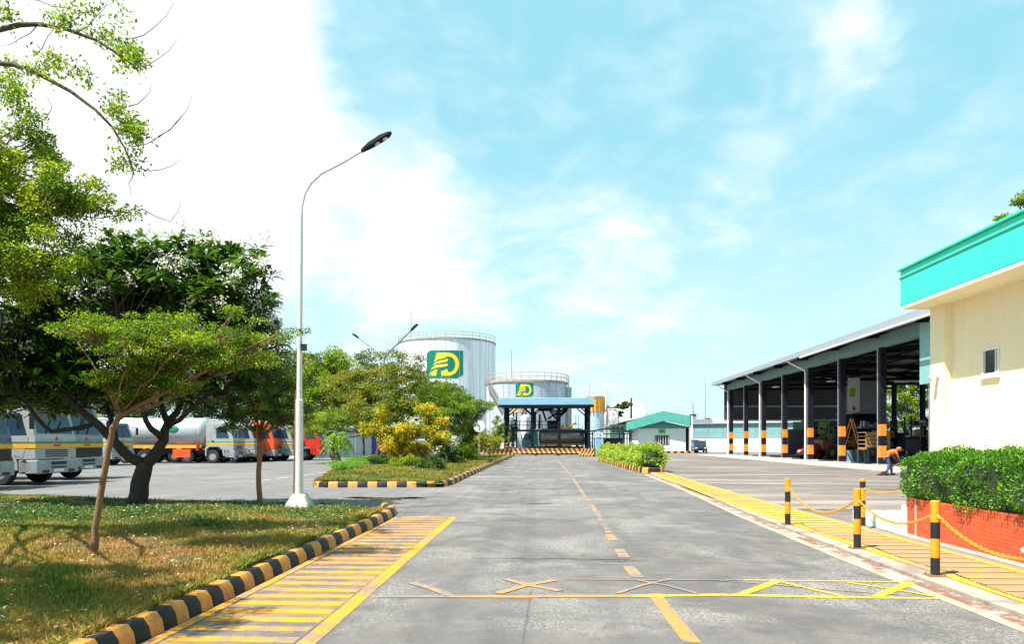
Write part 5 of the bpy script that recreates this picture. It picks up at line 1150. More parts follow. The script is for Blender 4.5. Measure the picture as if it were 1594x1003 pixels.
# far row, side on, noses to the right
def row(px, d, rz=0): p = at(px, 688, d); return (p.x, p.y, 0), TH+R(rz)
l, r_ = row(372, 55.5, 0); truck('tanker_truck', 'silver gas tanker with white cab, whole side in view behind the flowering tree', l, r_, L=8.4, wheels=(-1.55, -3.45, -6.6, -8.0), group='trucks parked in a row across the yard')
l, r_ = row(403, 58.5, 0); truck('tanker_truck', 'white tanker truck half hidden by the young tree, nose just past the first tanker', l, r_, L=8.4, group='trucks parked in a row across the yard')
l, r_ = row(433, 60.5, 0); truck('tanker_truck', 'red cabbed tanker between the two white cabs of the far row', l, r_, cab=m_torg, stripe=False, L=8.4, group='trucks parked in a row across the yard')
l, r_ = row(461, 62.5, 0); truck('tanker_truck', 'white cab truck with orange stripe seen just left of the lamp post', l, r_, L=8.4, group='trucks parked in a row across the yard')
l, r_ = row(502, 64.5, 0); truck('parked_truck', 'bright red cab truck at the right end of the far row by the store', l, r_, cab=m_tred, body='dump', stripe=False, L=7, wheels=(-1.35, -5.6), H=2.6, W2=1.05, bodym=m_tred)
l, r_ = row(300, 64, 0); truck('mixer_truck', 'pale concrete mixer behind the silver gas tanker', l, r_, body='mixer', L=8.4, bodym=paint('mixer drum pale', (.60, .61, .63), .4, var=.08))
# white truck seen through the island shrubs
p = at(648, 688, 68); truck('parked_truck', 'white truck facing the camera, seen through the island shrubs', (p.x, p.y, 0), TH+R(-80), body='dump', L=7)
# tanker under the canopy facing left
p = at(813, 688, 96); truck('tanker_truck', 'silver tanker with teal cab facing left under the loading canopy', (p.x, p.y, 0), TH+R(180), cab=m_teald, L=7.9, H=2.75, stripe=False, bodym=paint('brownish tanker', (.42, .36, .34), .3, .4, var=.15))

# ================================================================ PERSON
def skin(name, joints, edges, mat, parent, sub=1):
    me = bpy.data.meshes.new(name); me.from_pydata([j[0] for j in joints], edges, []); o = bpy.data.objects.new(name, me); C.objects.link(o); o.parent = parent; me.materials.append(mat)
    md = o.modifiers.new('skin', 'SKIN'); md.use_smooth_shade = True; sd = me.skin_vertices[0].data
    for i, j in enumerate(joints): r = j[1]; r = r if isinstance(r, tuple) else (r, r); sd[i].radius = r; sd[i].use_root = (i == 0)
    s = o.modifiers.new('sub', 'SUBSURF'); s.levels = sub; s.render_levels = sub; return o
m_skin = paint('brown skin', (.25, .12, .07), .55); m_shirt = paint('orange work shirt', (.85, .13, .02), .8, var=.15, scale=8); m_jean = paint('blue jeans', (.05, .09, .18), .85, var=.25, scale=8); m_cap = paint('orange cap', (.85, .12, .02), .6)
q = g(1388, 740.5); t = thing('person', 'worker in orange shirt, orange cap and blue jeans bending at the workshop slab edge', 'person', (q.x-.05, q.y, .004), TH)
J = [((-.22, 0, .88), (.11, .12)), ((-.12, 0, 1.00), (.11, .13)), ((.10, 0, 1.14), (.13, .17)), ((.24, 0, 1.18), (.06, .07)), ((.33, 0, 1.20), (.075, .075)), ((.40, 0, 1.22), (.09, .085)), ((.46, 0, 1.18), (.07, .07)),
     ((-.20, -.11, .80), (.085, .085)), ((-.12, -.13, .48), (.062, .062)), ((-.30, -.13, .10), (.042, .042)), ((-.17, -.13, .04), (.045, .035)),
     ((-.20, .11, .80), (.085, .085)), ((.12, .15, .50), (.062, .062)), ((.12, .16, .10), (.042, .042)), ((.25, .16, .04), (.045, .035)),
     ((.14, -.19, 1.12), (.065, .065)), ((.24, -.25, .84), (.045, .045)), ((.36, -.20, .62), (.03, .03)), ((.39, -.19, .55), (.03, .02)),
     ((.14, .19, 1.12), (.065, .065)), ((.28, .24, .86), (.045, .045)), ((.42, .14, .66), (.03, .03)), ((.45, .12, .59), (.03, .02))]
Ed = [(0, 1), (1, 2), (2, 3), (3, 4), (4, 5), (5, 6), (0, 7), (7, 8), (8, 9), (9, 10), (0, 11), (11, 12), (12, 13), (13, 14), (2, 15), (15, 16), (16, 17), (17, 18), (2, 19), (19, 20), (20, 21), (21, 22)]
for base_i, sgn in ((18, -1), (22, 1)):           # fingers curled round the broom handle
    c = Vector(J[base_i][0])
    for f in range(4):
        i = len(J); off = (f-1.5)*.017; ln = (.030, .036, .034, .028)[f]
        J.append((tuple(c+Vector((off, sgn*.004, -.03))), .0085)); J.append((tuple(c+Vector((off+.004, -sgn*.016, -.03-ln*.7))), .0075)); Ed += [(base_i, i), (i, i+1)]
    i = len(J); J.append((tuple(c+Vector((.03, -sgn*.02, -.005))), .009)); J.append((tuple(c+Vector((.035, -sgn*.035, -.03))), .008)); Ed += [(base_i, i), (i, i+1)]
skin('body', J, Ed, m_skin, t)
skin('shirt', [((-.20, 0, .93), (.125, .14)), ((-.10, 0, 1.03), (.14, .16)), ((.10, 0, 1.15), (.155, .195)), ((.19, 0, 1.17), (.09, .10)), ((.14, -.20, 1.11), .085), ((.20, -.235, .95), .065), ((.14, .20, 1.11), .085), ((.21, .23, .96), .065)], [(0, 1), (1, 2), (2, 3), (2, 4), (4, 5), (2, 6), (6, 7)], m_shirt, t)
skin('trousers', [((-.22, 0, .87), (.125, .135)), ((-.20, -.10, .76), .105), ((-.12, -.13, .48), .08), ((-.29, -.13, .10), .062), ((-.20, .10, .76), .105), ((.12, .15, .50), .08), ((.12, .16, .10), .062)], [(0, 1), (1, 2), (2, 3), (0, 4), (4, 5), (5, 6)], m_jean, t)
mb = MB(); mb.ell((.40, 0, 1.265), (.115, .105, .08), 16, 8); mb.b(.46, .57, -.07, .07, 1.19, 1.205); mb.build('cap', m_cap, t, smooth='auto')
mb = MB(); mb.ell((-.23, -.13, .045), (.14, .055, .045)); mb.ell((.19, .16, .045), (.14, .055, .045)); mb.build('boot', m_black, t, smooth=True)
mb = MB(); mb.ell((.485, 0, 1.165), (.025, .018, .025)); mb.ell((.47, -.03, 1.20), (.012, .012, .01)); mb.ell((.47, .03, 1.20), (.012, .012, .01)); mb.build('face', m_skin, t)
t2 = thing('broom', 'short brown broom lying by the stooping worker', 'broom', (q.x-.05, q.y-.1, .004), TH); mb = MB(); mb.tube([(-.35, 0, .12), (.36, .02, .58)], .014, 6); mb.build('handle', m_wood, t2); mb = MB(); mb.prism([(-.72, .0), (-.35, .0), (-.28, .16), (-.36, .20)], 'y', -.12, .12); mb.build('bristles', paint('broom bristle', (.07, .03, .02), .9), t2)
# ================================================================ TREES
m_bark = paint('grey brown bark', (.075, .055, .04), .9, var=.35, scale=6, dirt=(.16, .13, .1), dirt_amt=.5, bump=.8, bscale=18, stretch=(4, 4, 1))
m_barkl = paint('light brown bark', (.20, .105, .055), .85, var=.25, scale=8, dirt=(.12, .08, .05), dirt_amt=.6, bump=.6, bscale=25, stretch=(5, 5, 1))
m_barkd = paint('dark bark', (.035, .028, .025), .9, var=.35, scale=6, bump=.8, bscale=15)
lf_yg = leafmat('yellow green leaves', [(.03, .08, .005), (.12, .23, .009), (.33, .43, .014), (.62, .60, .03)], .48)
lf_gr = leafmat('fresh green leaves', [(.03, .08, .005), (.11, .21, .008), (.26, .37, .012), (.45, .50, .025)], .48)
lf_dk = leafmat('dark green leaves', [(.012, .04, .006), (.03, .08, .009), (.08, .15, .014), (.18, .26, .025)], .32)
lf_pl = leafmat('plumeria leaves', [(.02, .06, .008), (.045, .12, .012), (.10, .20, .016), (.22, .34, .025)], .32, .30)
lf_rd = leafmat('bronze green leaves', [(.03, .07, .008), (.10, .18, .012), (.24, .31, .018), (.34, .20, .045), (.48, .38, .03)], .45)
lf_gold = leafmat('golden shrub leaves', [(.05, .13, .008), (.20, .28, .01), (.50, .44, .012), (.78, .58, .03), (.66, .36, .03)], .42)
lf_fern = leafmat('fern leaves', [(.05, .16, .02), (.18, .38, .03), (.40, .50, .04)], .45)
lf_lime = leafmat('lime bush leaves', [(.04, .13, .01), (.12, .30, .015), (.28, .48, .03), (.45, .55, .06)], .4)
m_petal = leafmat('white petals', [(.72, .68, .45), (.85, .85, .80)], .45)
def E_(px, py, d, rx, ry, rd, w=1): c = at(px, py, d); k = d/1150; return (c, (rx*k, rd, ry*k), w)
def rand_in(ell, n, rg_, shell=.45):
    tot = sum(e[2]*e[1][0]*e[1][1]*e[1][2] for e in ell); out = []
    for c, r, w in ell:
        k = max(1, int(round(n*w*r[0]*r[1]*r[2]/tot))); u = unit(rg_.normal(size=(k, 3))); q = rg_.random((k, 1))**shell; out.append(np.array(c)+u*q*np.array(r))
    return np.concatenate(out)
def kmeans(P, k, rg_, it=8):
    c = P[rg_.choice(len(P), min(k, len(P)), replace=False)]
    for _ in range(it):
        a = np.argmin(((P[:, None]-c[None])**2).sum(2), 1); c = np.array([P[a == i].mean(0) if (a == i).any() else c[i] for i in range(len(c))])
    return c, a
def limb(mb, a, b, r0, r1, rg_, n=6, wob=.06, arc=.12, sides=7):
    a = Vector(a); b = Vector(b); L = (b-a).length; pts = []; rr = []; o = Vector(rg_.normal(size=3))*L*wob
    for i in range(n+1):
        s = i/n; p = a.lerp(b, s)+Vector((0, 0, -arc*L*4*s*(1-s)*.5))+o*math.sin(math.pi*s)+Vector(rg_.normal(size=3))*L*wob*.25*(0 < i < n); pts.append(p); rr.append(r0+(r1-r0)*s)
    mb.tube(pts, rr, sides); return pts
def tree(name, label, trunk, r0, r1, ells, nclump, crad, nleaf, LL, LW, lm, bark, seed, cat='tree', group=None, kmain=7, shell=.45, flat=.6, up=.8, limb_r=None, droop=0, extra=None, tint_shift=0, hang=.0, twig=.35):
    rg_ = np.random.default_rng(seed); base = Vector(trunk[0]); t = thing(name, label, cat, base, 0, group); tr = [Vector(p)-base for p in trunk]
    el = [(Vector(c)-base, r, w) for c, r, w in ells]; CP = rand_in(el, nclump, rg_, shell); k = min(kmain, len(CP)); cen, asg = kmeans(CP, k, rg_)
    mb = MB(); nt_ = len(tr); rads = [r0+(r1-r0)*i/(nt_-1) for i in range(nt_)]
    # smooth trunk
    pts = []; rr = []
    for i in range(nt_-1):
        for s in (0, .34, .67): pts.append(tr[i].lerp(tr[i+1], s)+Vector(rg_.normal(size=3))*rads[i]*.18*(i+s > 0)); rr.append(rads[i]+(rads[i+1]-rads[i])*s)
    pts.append(tr[-1]); rr.append(r1); rr[0] *= 1.35; pts[0] = tr[0]-Vector((0, 0, .06)); mb.tube(pts, rr, 10)
    limb_r = limb_r or r1*.75
    for i in range(len(cen)):
        st = tr[-1] if len(tr) < 3 or rg_.random() < .7 else tr[-2].lerp(tr[-1], rg_.uniform(.4, 1)); end = Vector(cen[i]); end = st.lerp(end, .82)
        mp = limb(mb, st, end, limb_r, limb_r*.35, rg_, 6, .05, .10)
        for c in CP[asg == i]:
            j = min(range(2, len(mp)), key=lambda q: (mp[q]-Vector(c)).length-.15*q); s0 = mp[j]
            limb(mb, s0, c, limb_r*twig, limb_r*.08+.003, rg_, 4, .08, .06, 5)
    if extra: 
        for pl, ra, rb in extra: mb.tube([Vector(p)-base for p in pl], [ra+(rb-ra)*i/(len(pl)-1) for i in range(len(pl))], 7)
    mb.build('trunk', bark, t, smooth=True)
    m = max(1, nleaf//len(CP)); n = m*len(CP); sz = rg_.uniform(.6, 1.25, (len(CP), 1)); tc_ = rg_.normal(size=len(CP))*.16
    off = rg_.normal(size=(len(CP), m, 3)); off = off/np.linalg.norm(off, axis=2, keepdims=True)*(rg_.random((len(CP), m, 1))**.5)*crad*sz[:, None]; off[:, :, 2] *= flat
    P = (CP[:, None]+off).reshape(-1, 3); D = unit(off.reshape(-1, 3))*.8+rg_.normal(size=(n, 3))*.6; D[:, 2] -= hang
    zr = (P[:, 2]-P[:, 2].min())/max(.01, np.ptp(P[:, 2])); tn = np.clip(np.repeat(tc_, m)+.42+tint_shift+rg_.normal(size=n)*.2, 0, 1)
    leaves('crown', P, D, rg_.uniform(.7, 1.3, n)*LL, LW, tn, lm, t, rg_, up); return t
def rosette_tree(name, label, trunk_list, ells, nr, lm, bark, seed, LL=.33):
    rg_ = np.random.default_rng(seed); base = Vector(trunk_list[0][0][0]); t = thing(name, label, 'tree', base); mb = MB(); tips = []
    for pl, ra, rb in trunk_list:
        pts = [Vector(p)-base for p in pl]; q = []; rr = []; n = len(pts)
        for i in range(n-1):
            for s in (0, .5): q.append(pts[i].lerp(pts[i+1], s)+Vector(rg_.normal(size=3))*.02); rr.append(ra+(rb-ra)*(i+s)/(n-1))
        q.append(pts[-1]); rr.append(rb); mb.tube(q, rr, 10); tips += [q[-1], q[-3]]
    CP = rand_in([(Vector(c)-base, r, w) for c, r, w in ells], nr, rg_, .55)
    # second order limbs to cluster centres, third to rosettes
    cen, asg = kmeans(CP, 26, rg_)
    for i in range(len(cen)):
        tp = min(tips, key=lambda v: (v-Vector(cen[i])).length); e = tp.lerp(Vector(cen[i]), .9); mp = limb(mb, tp, e, .055, .03, rg_, 5, .06, .15)
        for c in CP[asg == i]: limb(mb, mp[rg_.integers(3, len(mp))], c, .022, .014, rg_, 3, .08, .10, 5)
    mb.build('trunk', bark, t, smooth=True)
    k = 17; n = len(CP)*k; az = rg_.uniform(0, 2*math.pi, (len(CP), k)); el_ = rg_.uniform(-.35, .85, (len(CP), k)); D = np.stack([np.cos(az)*np.cos(el_), np.sin(az)*np.cos(el_), np.sin(el_)], 2)
    ax = rg_.normal(size=(len(CP), 1, 3))*.25; D = (D+ax).reshape(-1, 3); P = np.repeat(CP, k, 0)+unit(D)*.03
    tn = np.clip(rg_.normal(size=n)*.2+np.repeat(rg_.normal(size=len(CP))*.15, k)+.45, 0, 1)
    # two-segment leaves that bend down
    L = rg_.uniform(.7, 1.15, n)*LL; Du = unit(D); U = rg_.normal(size=(n, 3))*.2; U[:, 2] += 1; sd = unit(np.cross(Du, unit(U))); W_ = (L*.27)[:, None]; Lc = L[:, None]; dn = np.zeros((n, 3)); dn[:, 2] = -1
    a = P; b1 = P+Du*Lc*.45; b2 = P+Du*Lc*.78+dn*Lc*.06; c = P+Du*Lc+dn*Lc*.2
    V = np.stack([a, b1+sd*W_*.42, b2+sd*W_*.5, c, b2-sd*W_*.5, b1-sd*W_*.42], 1).reshape(-1, 3); q = np.arange(n)*6
    F = np.concatenate([np.stack([q, q+1, q+2, q+5], 1), np.stack([q+5, q+2, q+3, q+4], 1)]); npmesh('crown', V, F, lm, t, np.concatenate([tn, tn]))
    # flowers on the outer rosettes
    cc = CP.mean(0); rel = CP-cc; sc_ = np.linalg.norm(rel/np.array([3.2, 1.9, 1.5]), axis=1)+.25*(-rel[:, 1]/1.9)+.25*rel[:, 2]/1.5; out = (sc_ > np.quantile(sc_, .45)) & (rg_.random(len(CP)) < .27); FP = CP[out]; FP = FP+unit(FP-cc)*.22; m = 40; off = rg_.normal(size=(len(FP), m, 3))*.085; off[:, :, 2] += .16; P = (FP[:, None]+off).reshape(-1, 3); D = rg_.normal(size=P.shape); D[:, 2] += .4
    leaves('flowers', P, D, .07, .05, rg_.random(len(P)), m_petal, t, rg_, .8); return t

G = g
# --- flowering plumeria-like tree (left centre)
d = 17.2; q = lambda px, py, dd=0: at(px, py, d+dd); b0 = at(213, 797, d)
TL = [([(b0.x, b0.y, .06), q(216, 770), q(222, 735), q(226, 718)], .24, .17),
      ([q(226, 722), q(205, 712, -.1), q(180, 690, -.3), q(150, 660, -.5), q(118, 632, -.7), q(90, 600, -.8)], .13, .06),
      ([q(150, 660, -.5), q(120, 668, -.6), q(80, 672, -.8), q(55, 650, -1), q(30, 610, -1.2)], .06, .035),
      ([q(180, 690, -.3), q(172, 650, .2), q(160, 620, .5), q(150, 580, .8)], .07, .04),
      ([q(226, 722), q(245, 705, .1), q(255, 685, .2), q(262, 660, .3), q(285, 625, .5), q(310, 590, .6)], .15, .05),
      ([q(255, 685, .2), q(235, 668, -.2), q(222, 640, -.5), q(215, 600, -.7)], .08, .04),
      ([q(262, 660, .3), q(280, 655, 0), q(305, 630, -.5), q(350, 600, -.9), q(390, 560, -1)], .07, .035),
      ([q(262, 665, .3), q(252, 630, .9), q(250, 590, 1.4), q(245, 550, 1.6)], .08, .04)]
rosette_tree('flowering_tree', 'broad dark green tree with white flowers and a thick low forked trunk on the lawn', TL,
    [E_(225, 455, d, 150, 82, 2.0, 1.2), E_(345, 465, d, 88, 78, 1.6, 1.2), E_(60, 520, d-.3, 105, 100, 1.8, 1.3), E_(100, 610, d, 110, 34, 1.6, 1.2), E_(320, 600, d, 90, 30, 1.4, 1.2), E_(300, 560, d, 110, 50, 1.6), E_(120, 590, d-.2, 115, 52, 1.6, .9), E_(-40, 560, d, 60, 90, 1.5, .5), E_(395, 530, d, 45, 60, 1.2, .7), E_(200, 410, d, 70, 40, 1.2, .8), E_(20, 600, d, 70, 50, 1.2), E_(350, 400, d+.2, 70, 30, 1.2, .8)], 1500, lf_pl, m_barkd, 11)
# --- young umbrella tree in front
d = 9.84; q = lambda px, py, dd=0: at(px, py, d+dd); b0 = at(145, 873, d)
tree('young_tree', 'slender leaning young tree with a flat fresh green crown, nearest on the lawn', [(b0.x, b0.y, .10), q(152, 800), q(165, 720), q(176, 665), q(190, 642)], .046, .036,
    [E_(208, 617, d, 20, 13, .25, 16), E_(172, 592, d, 26, 16, .3, 8), E_(265, 597, d-.1, 42, 12, .3, 8), E_(335, 568, d-.15, 48, 13, .4, 5), E_(235, 572, d, 62, 24, .6, 2.5), E_(310, 540, d, 118, 28, .9), E_(230, 510, d, 125, 24, .9, 1.1), E_(160, 522, d, 72, 26, .8), E_(400, 525, d, 60, 17, .5), E_(245, 535, d, 110, 34, 1.0, .8), E_(385, 562, d, 65, 16, .5), E_(455, 512, d, 25, 6, .25, 2.0), E_(130, 510, d, 38, 18, .5), E_(360, 492, d, 40, 10, .4, 1.3)],
    560, .17, 48000, .037, .019, lf_gr, m_barkl, 21, kmain=20, shell=.6, flat=.30, limb_r=.013, up=1.1, twig=.32,
    extra=[([q(186, 650), q(215, 632, -.05), q(255, 612, -.1), q(300, 588, -.15), q(350, 562, -.2), q(400, 535, -.25), q(440, 518, -.25)], .042, .008), ([q(188, 648), q(196, 610), q(200, 570, .1), q(205, 530, .2)], .026, .008), ([q(188, 650), q(165, 600, .1), q(140, 560, .2), q(115, 525, .3)], .024, .006), ([q(188, 648), q(240, 570, .2), q(290, 520, .4)], .024, .006)])
# --- small tree left of the lamp
d = 17.2; q = lambda px, py, dd=0: at(px, py, d+dd); b0 = at(403, 796, d)
tree('young_tree', 'small dark trunked young tree between the flowering tree and the lamp post', [(b0.x, b0.y, .06), q(403, 750), q(405, 700), q(404, 680)], .065, .05,
    [E_(405, 620, d, 70, 48, .95), E_(380, 655, d, 48, 22, .7), E_(440, 640, d, 45, 28, .7), E_(420, 575, d, 45, 25, .6)], 190, .19, 24000, .048, .026, lf_dk, m_rust, 22, kmain=10, flat=.5, limb_r=.03, tint_shift=.22)
# --- overhanging tree at the left edge
d = 11; q = lambda px, py, dd=0: at(px, py, d+dd); tb = at(-260, 688, 11.5)
mr = [([q(-120, 120), q(-40, 55), q(30, 38), q(60, 37), q(100, 44), q(150, 62), q(190, 88), q(215, 108)], .05, .010), ([q(-120, 150), q(-40, 95), q(20, 100), q(60, 115), q(110, 142), q(150, 172), q(175, 198), q(195, 232), q(208, 265)], .045, .008)]
tw = []
rgt = np.random.default_rng(5)
for (a, b_, c_) in (((205, 60), (240, 42), (272, 2)), ((212, 105), (245, 92), (276, 60)), ((205, 228), (245, 215), (282, 180)), ((245, 213), (280, 185), (299, 148)), ((215, 262), (250, 264), (282, 247)), ((222, 326), (265, 345), (282, 312)), ((200, 165), (225, 152), (236, 130)), ((85, 42), (130, 20), (178, 2)), ((120, 50), (150, 25), (170, -5)), ((30, 130), (22, 180), (30, 220)), ((208, 262), (200, 285), (202, 303)), ((100, 12), (60, 0), (40, -5)), ((60, 37), (30, 60), (0, 72)), ((52, 88), (75, 55), (110, 5)), ((60, 190), (80, 170), (73, 150))):
    tw.append(([q(*a), q((a[0]+b_[0])/2+2, (a[1]+b_[1])/2+3), q(*b_), q((c_[0]+b_[0])/2+3, (c_[1]+b_[1])/2+2), q(*c_)], .008, .003))
tree('overhanging_tree', 'tall yellow green tree reaching in from the left edge with arching bare tipped branches', [(tb.x, tb.y, .05), (tb.x, tb.y, 1.6), (tb.x+.3, tb.y-.1, 3.2), tuple(q(-170, 330))], .26, .15,
    [E_(60, 300, d, 105, 42, .9), E_(150, 318, d, 68, 16, .6, 1.2), E_(30, 235, d, 55, 45, .8), E_(-30, 380, d, 130, 70, 1.1), E_(60, 405, d-.3, 75, 45, .8), E_(-60, 280, d, 90, 100, 1.1), E_(10, 450, d-.2, 60, 40, .8, .7), E_(95, 355, d, 60, 20, .6), E_(40, 190, d, 32, 22, .4), E_(-690, -200, 5.0, 400, 130, 1.2, .9), E_(-570, -30, 6.3, 280, 90, 1.0, .9)],
    600, .22, 92000, .052, .030, lf_yg, m_bark, 23, kmain=12, flat=.55, limb_r=.05, extra=mr+tw, twig=.22, tint_shift=.06)
# leaf sprays along the two arching branches belong to the same tree
root = bpy.data.objects.get('overhanging_tree'); rg_ = np.random.default_rng(9); Cc = []
for (px, py, sx_, sy, k) in ((15, 120, 22, 25, 9), (25, 150, 25, 20, 9), (60, 112, 22, 14, 5), (85, 88, 22, 14, 6), (105, 30, 18, 12, 4), (120, 12, 20, 8, 4), (170, 55, 25, 14, 9), (200, 82, 18, 12, 9), (212, 92, 10, 8, 6), (140, 125, 12, 8, 2), (180, 165, 16, 14, 9), (205, 200, 12, 22, 12), (195, 248, 18, 12, 7), (212, 215, 8, 12, 5), (8, 25, 12, 14, 5), (50, 175, 12, 20, 4), (105, 105, 14, 6, 3), (72, 30, 25, 8, 3), (190, 110, 4, 6, 1), (188, 12, 3, 3, 1)):
    for _ in range(k): Cc.append(at(px+rg_.normal()*sx_*.55, py+rg_.normal()*sy*.55, d+rg_.normal()*.25))
Cc = np.array(Cc)-np.array(root.location); m = 34; off = rg_.normal(size=(len(Cc), m, 3))*np.array([.075, .10, .055]); P = (Cc[:, None]+off).reshape(-1, 3)
leaves('leaf_sprays', P, rg_.normal(size=P.shape)+np.array([.3, 0, -.2]), rg_.uniform(.055, .09, len(P)), .034, np.clip(rg_.normal(size=len(P))*.22+.55, 0, 1), lf_gr, root, rg_, .9)
# --- island trees
def island_base(px, py): p = g(px, py); return p
def simple(name, label, px, py, topfrac, ells, ncl, cr, nl, LL, LW, lm, bark, seed, r=.12, cat='tree', **k):
    p = g(px, py); dd = 1840/(py-688); t1 = at(px+2, 688-topfrac*1150/dd*0, dd); z = topfrac
    return tree(name, label, [(p.x, p.y, .12), (p.x+.05, p.y, .12+z*.5), (p.x+.02, p.y+.05, z)], r, r*.65, ells, ncl, cr, nl, LL, LW, lm, bark, seed, cat, **k)
simple('shade_tree', 'widest bronze tinged tree at the centre of the island, below the double armed lamp', 588, 717, 2.6, [E_(600, 618, 58, 105, 48, 4), E_(598, 632, 45, 55, 30, 1.5, 1.5), E_(600, 590, 46, 34, 22, 1.5, 1.5), E_(545, 630, 56, 62, 38, 3), E_(605, 570, 58, 58, 26, 2.5), E_(660, 620, 57, 60, 40, 3), E_(500, 660, 55, 40, 18, 2), E_(560, 585, 57, 45, 22, 2)], 400, .62, 60000, .15, .09, lf_rd, m_bark, 31, r=.2, flat=.5, kmain=10)
simple('shade_tree', 'fresh green tree at the right of the island below the big emblem tank', 690, 726, 2.2, [E_(694, 650, 51, 50, 34, 2.5), E_(735, 636, 63, 34, 24, 2), E_(690, 620, 52, 45, 22, 2), E_(738, 682, 63, 32, 20, 2)], 260, .5, 42000, .12, .07, lf_gr, m_bark, 32, r=.14, flat=.5)
simple('shade_tree', 'thin trunked green tree near the left tip of the island', 565, 723, 2.3, [E_(520, 655, 52, 42, 20, 2), E_(575, 650, 52, 38, 26, 2), E_(480, 668, 53, 30, 14, 1.5)], 110, .45, 12000, .11, .06, lf_gr, m_bark, 33, r=.1, flat=.4)
for i, (px, py, ex, lb) in enumerate(((600, 722, [E_(588, 668, 44, 27, 15, .9), E_(615, 690, 50, 28, 18, 1.2), E_(597, 640, 44, 14, 11, .6)], 'golden leaved shrub, left one of the three, with a bright upper tuft'),
     (640, 722, [E_(634, 672, 44, 24, 15, .9), E_(628, 700, 50, 24, 14, 1.1)], 'golden leaved shrub, middle one of the three, behind the low bushes'),
     (664, 725, [E_(675, 664, 44, 20, 17, .9), E_(682, 684, 48, 20, 18, 1.1), E_(665, 638, 44, 14, 10, .6)], 'golden leaved shrub, right one of the three, on a pale thin trunk'))):
    simple('golden_shrub', lb, px, py, 1.6, ex, 75, .30, 6500, .15, .085, lf_gold, m_barkl, 40+i, r=.07, cat='shrub', group='golden shrubs on the island', flat=.8, tint_shift=.10)
simple('golden_shrub', 'yellow leaved shrub around the round white sign post', 762, 720, 1.2, [E_(760, 690, 57, 26, 16, 1.2), E_(733, 702, 58, 20, 12, .9)], 60, .30, 7000, .11, .06, lf_gold, m_barkl, 44, r=.05, cat='shrub', tint_shift=-.12)
for i, (px, py, ex, lm, lb) in enumerate(((640, 735, [E_(632, 722, 40, 26, 13, .9)], lf_gr, 'low leafy bush left of the pale trunk on the island'), (622, 728, [E_(605, 722, 44, 22, 11, .9)], lf_gr, 'low leafy bush at the foot of the widest island tree'), (667, 742, [E_(672, 728, 36, 22, 16, .7)], lf_dk, 'low dark bush nearest the road corner on the island'),
     (700, 728, [E_(700, 710, 46, 28, 18, 1)], lf_dk, 'tall dark bush under the fresh green island tree'), (725, 725, [E_(728, 708, 50, 24, 16, 1)], lf_gr, 'rounded green bush left of the round white sign'), (575, 733, [E_(585, 722, 42, 16, 14, .8)], lf_dk, 'small dark bush beside the thin trunk on the island'), (690, 738, [E_(655, 705, 45, 18, 14, .8)], lf_gold, 'sparse gold speckled bush between the dark bushes'))):
    simple('low_bush', lb, px, py, .3, ex, 40, .22, 5500, .10, .045, lm, m_bark, 50+i, r=.03, cat='bush', flat=.8, tint_shift=.05)
# leaning fern stump
p = g(528, 730); d = 1840/42; q = lambda px, py: at(px, py, d); t = thing('fern_stump', 'leaning old stump sprouting drooping lime green fronds at the island tip', 'stump', (p.x, p.y, .12)); rg_ = np.random.default_rng(3); bs = Vector((p.x, p.y, .12))
mb = MB(); pts = [Vector((0, 0, -.05)), q(526, 722)-bs, q(519, 705)-bs, q(517, 695)-bs, q(526, 683)-bs, q(532, 678)-bs]; mb.tube(pts, [.32, .28, .24, .2, .17, .1], 10)
for _ in range(24): s = rg_.random()*4; i = int(s); c = pts[i].lerp(pts[i+1], s-i); a = rg_.uniform(0, 6.28); mb.ell(c+Vector((math.cos(a), math.sin(a), 0))*.22, (.08, .08, .1), 6, 4)
mb.build('trunk', m_bark, t, smooth=True); P = []; D = []
for f in range(70):
    a = rg_.uniform(0, 6.28); s0 = pts[4]+Vector(rg_.normal(size=3))*.18; ln = rg_.uniform(.6, 1.15); up_ = rg_.uniform(.2, 1.0)
    for k in range(16):
        s = k/15; c = s0+Vector((math.cos(a), math.sin(a), 0))*ln*s+Vector((0, 0, up_*s*.5-1.1*s*s*ln))
        for sd in (-1, 1): P.append(c); D.append((-math.sin(a)*sd+.3*math.cos(a), math.cos(a)*sd+.3*math.sin(a), -.35))
leaves('fronds', np.array(P), np.array(D), .16, .05, rg_.random(len(P)), lf_fern, t, rg_, 1)
# ferns at the island tip
for i, (px, py, lb) in enumerate(((548, 734, 'low fern clump right of the leaning stump'), (560, 727, 'far low fern clump behind the stump'), (535, 741, 'nearest low fern clump on the island tip'))):
    p = g(px, py); t = thing('fern_clump', lb, 'fern', (p.x, p.y, .16)); rg_ = np.random.default_rng(60+i); P = []; D = []
    for f in range(40):
        a = rg_.uniform(0, 6.28); ln = rg_.uniform(.5, 1.0); o_ = rg_.normal(size=2)*.25
        for k in range(14):
            s = k/13; c = (o_[0]+math.cos(a)*ln*s, o_[1]+math.sin(a)*ln*s, .7*ln*math.sin(s*2.4)*.8)
            for sd in (-1, 1): P.append(c); D.append((-math.sin(a)*sd+.4*math.cos(a), math.cos(a)*sd+.4*math.sin(a), 0))
    leaves('fronds', np.array(P), np.array(D), .13, .04, rg_.random(len(P))*.6, lf_fern, t, rg_, 1.5); mb = MB(); mb.ell((0, 0, .02), (.2, .2, .1), 8, 6); mb.build('root_crown', m_bark, t)
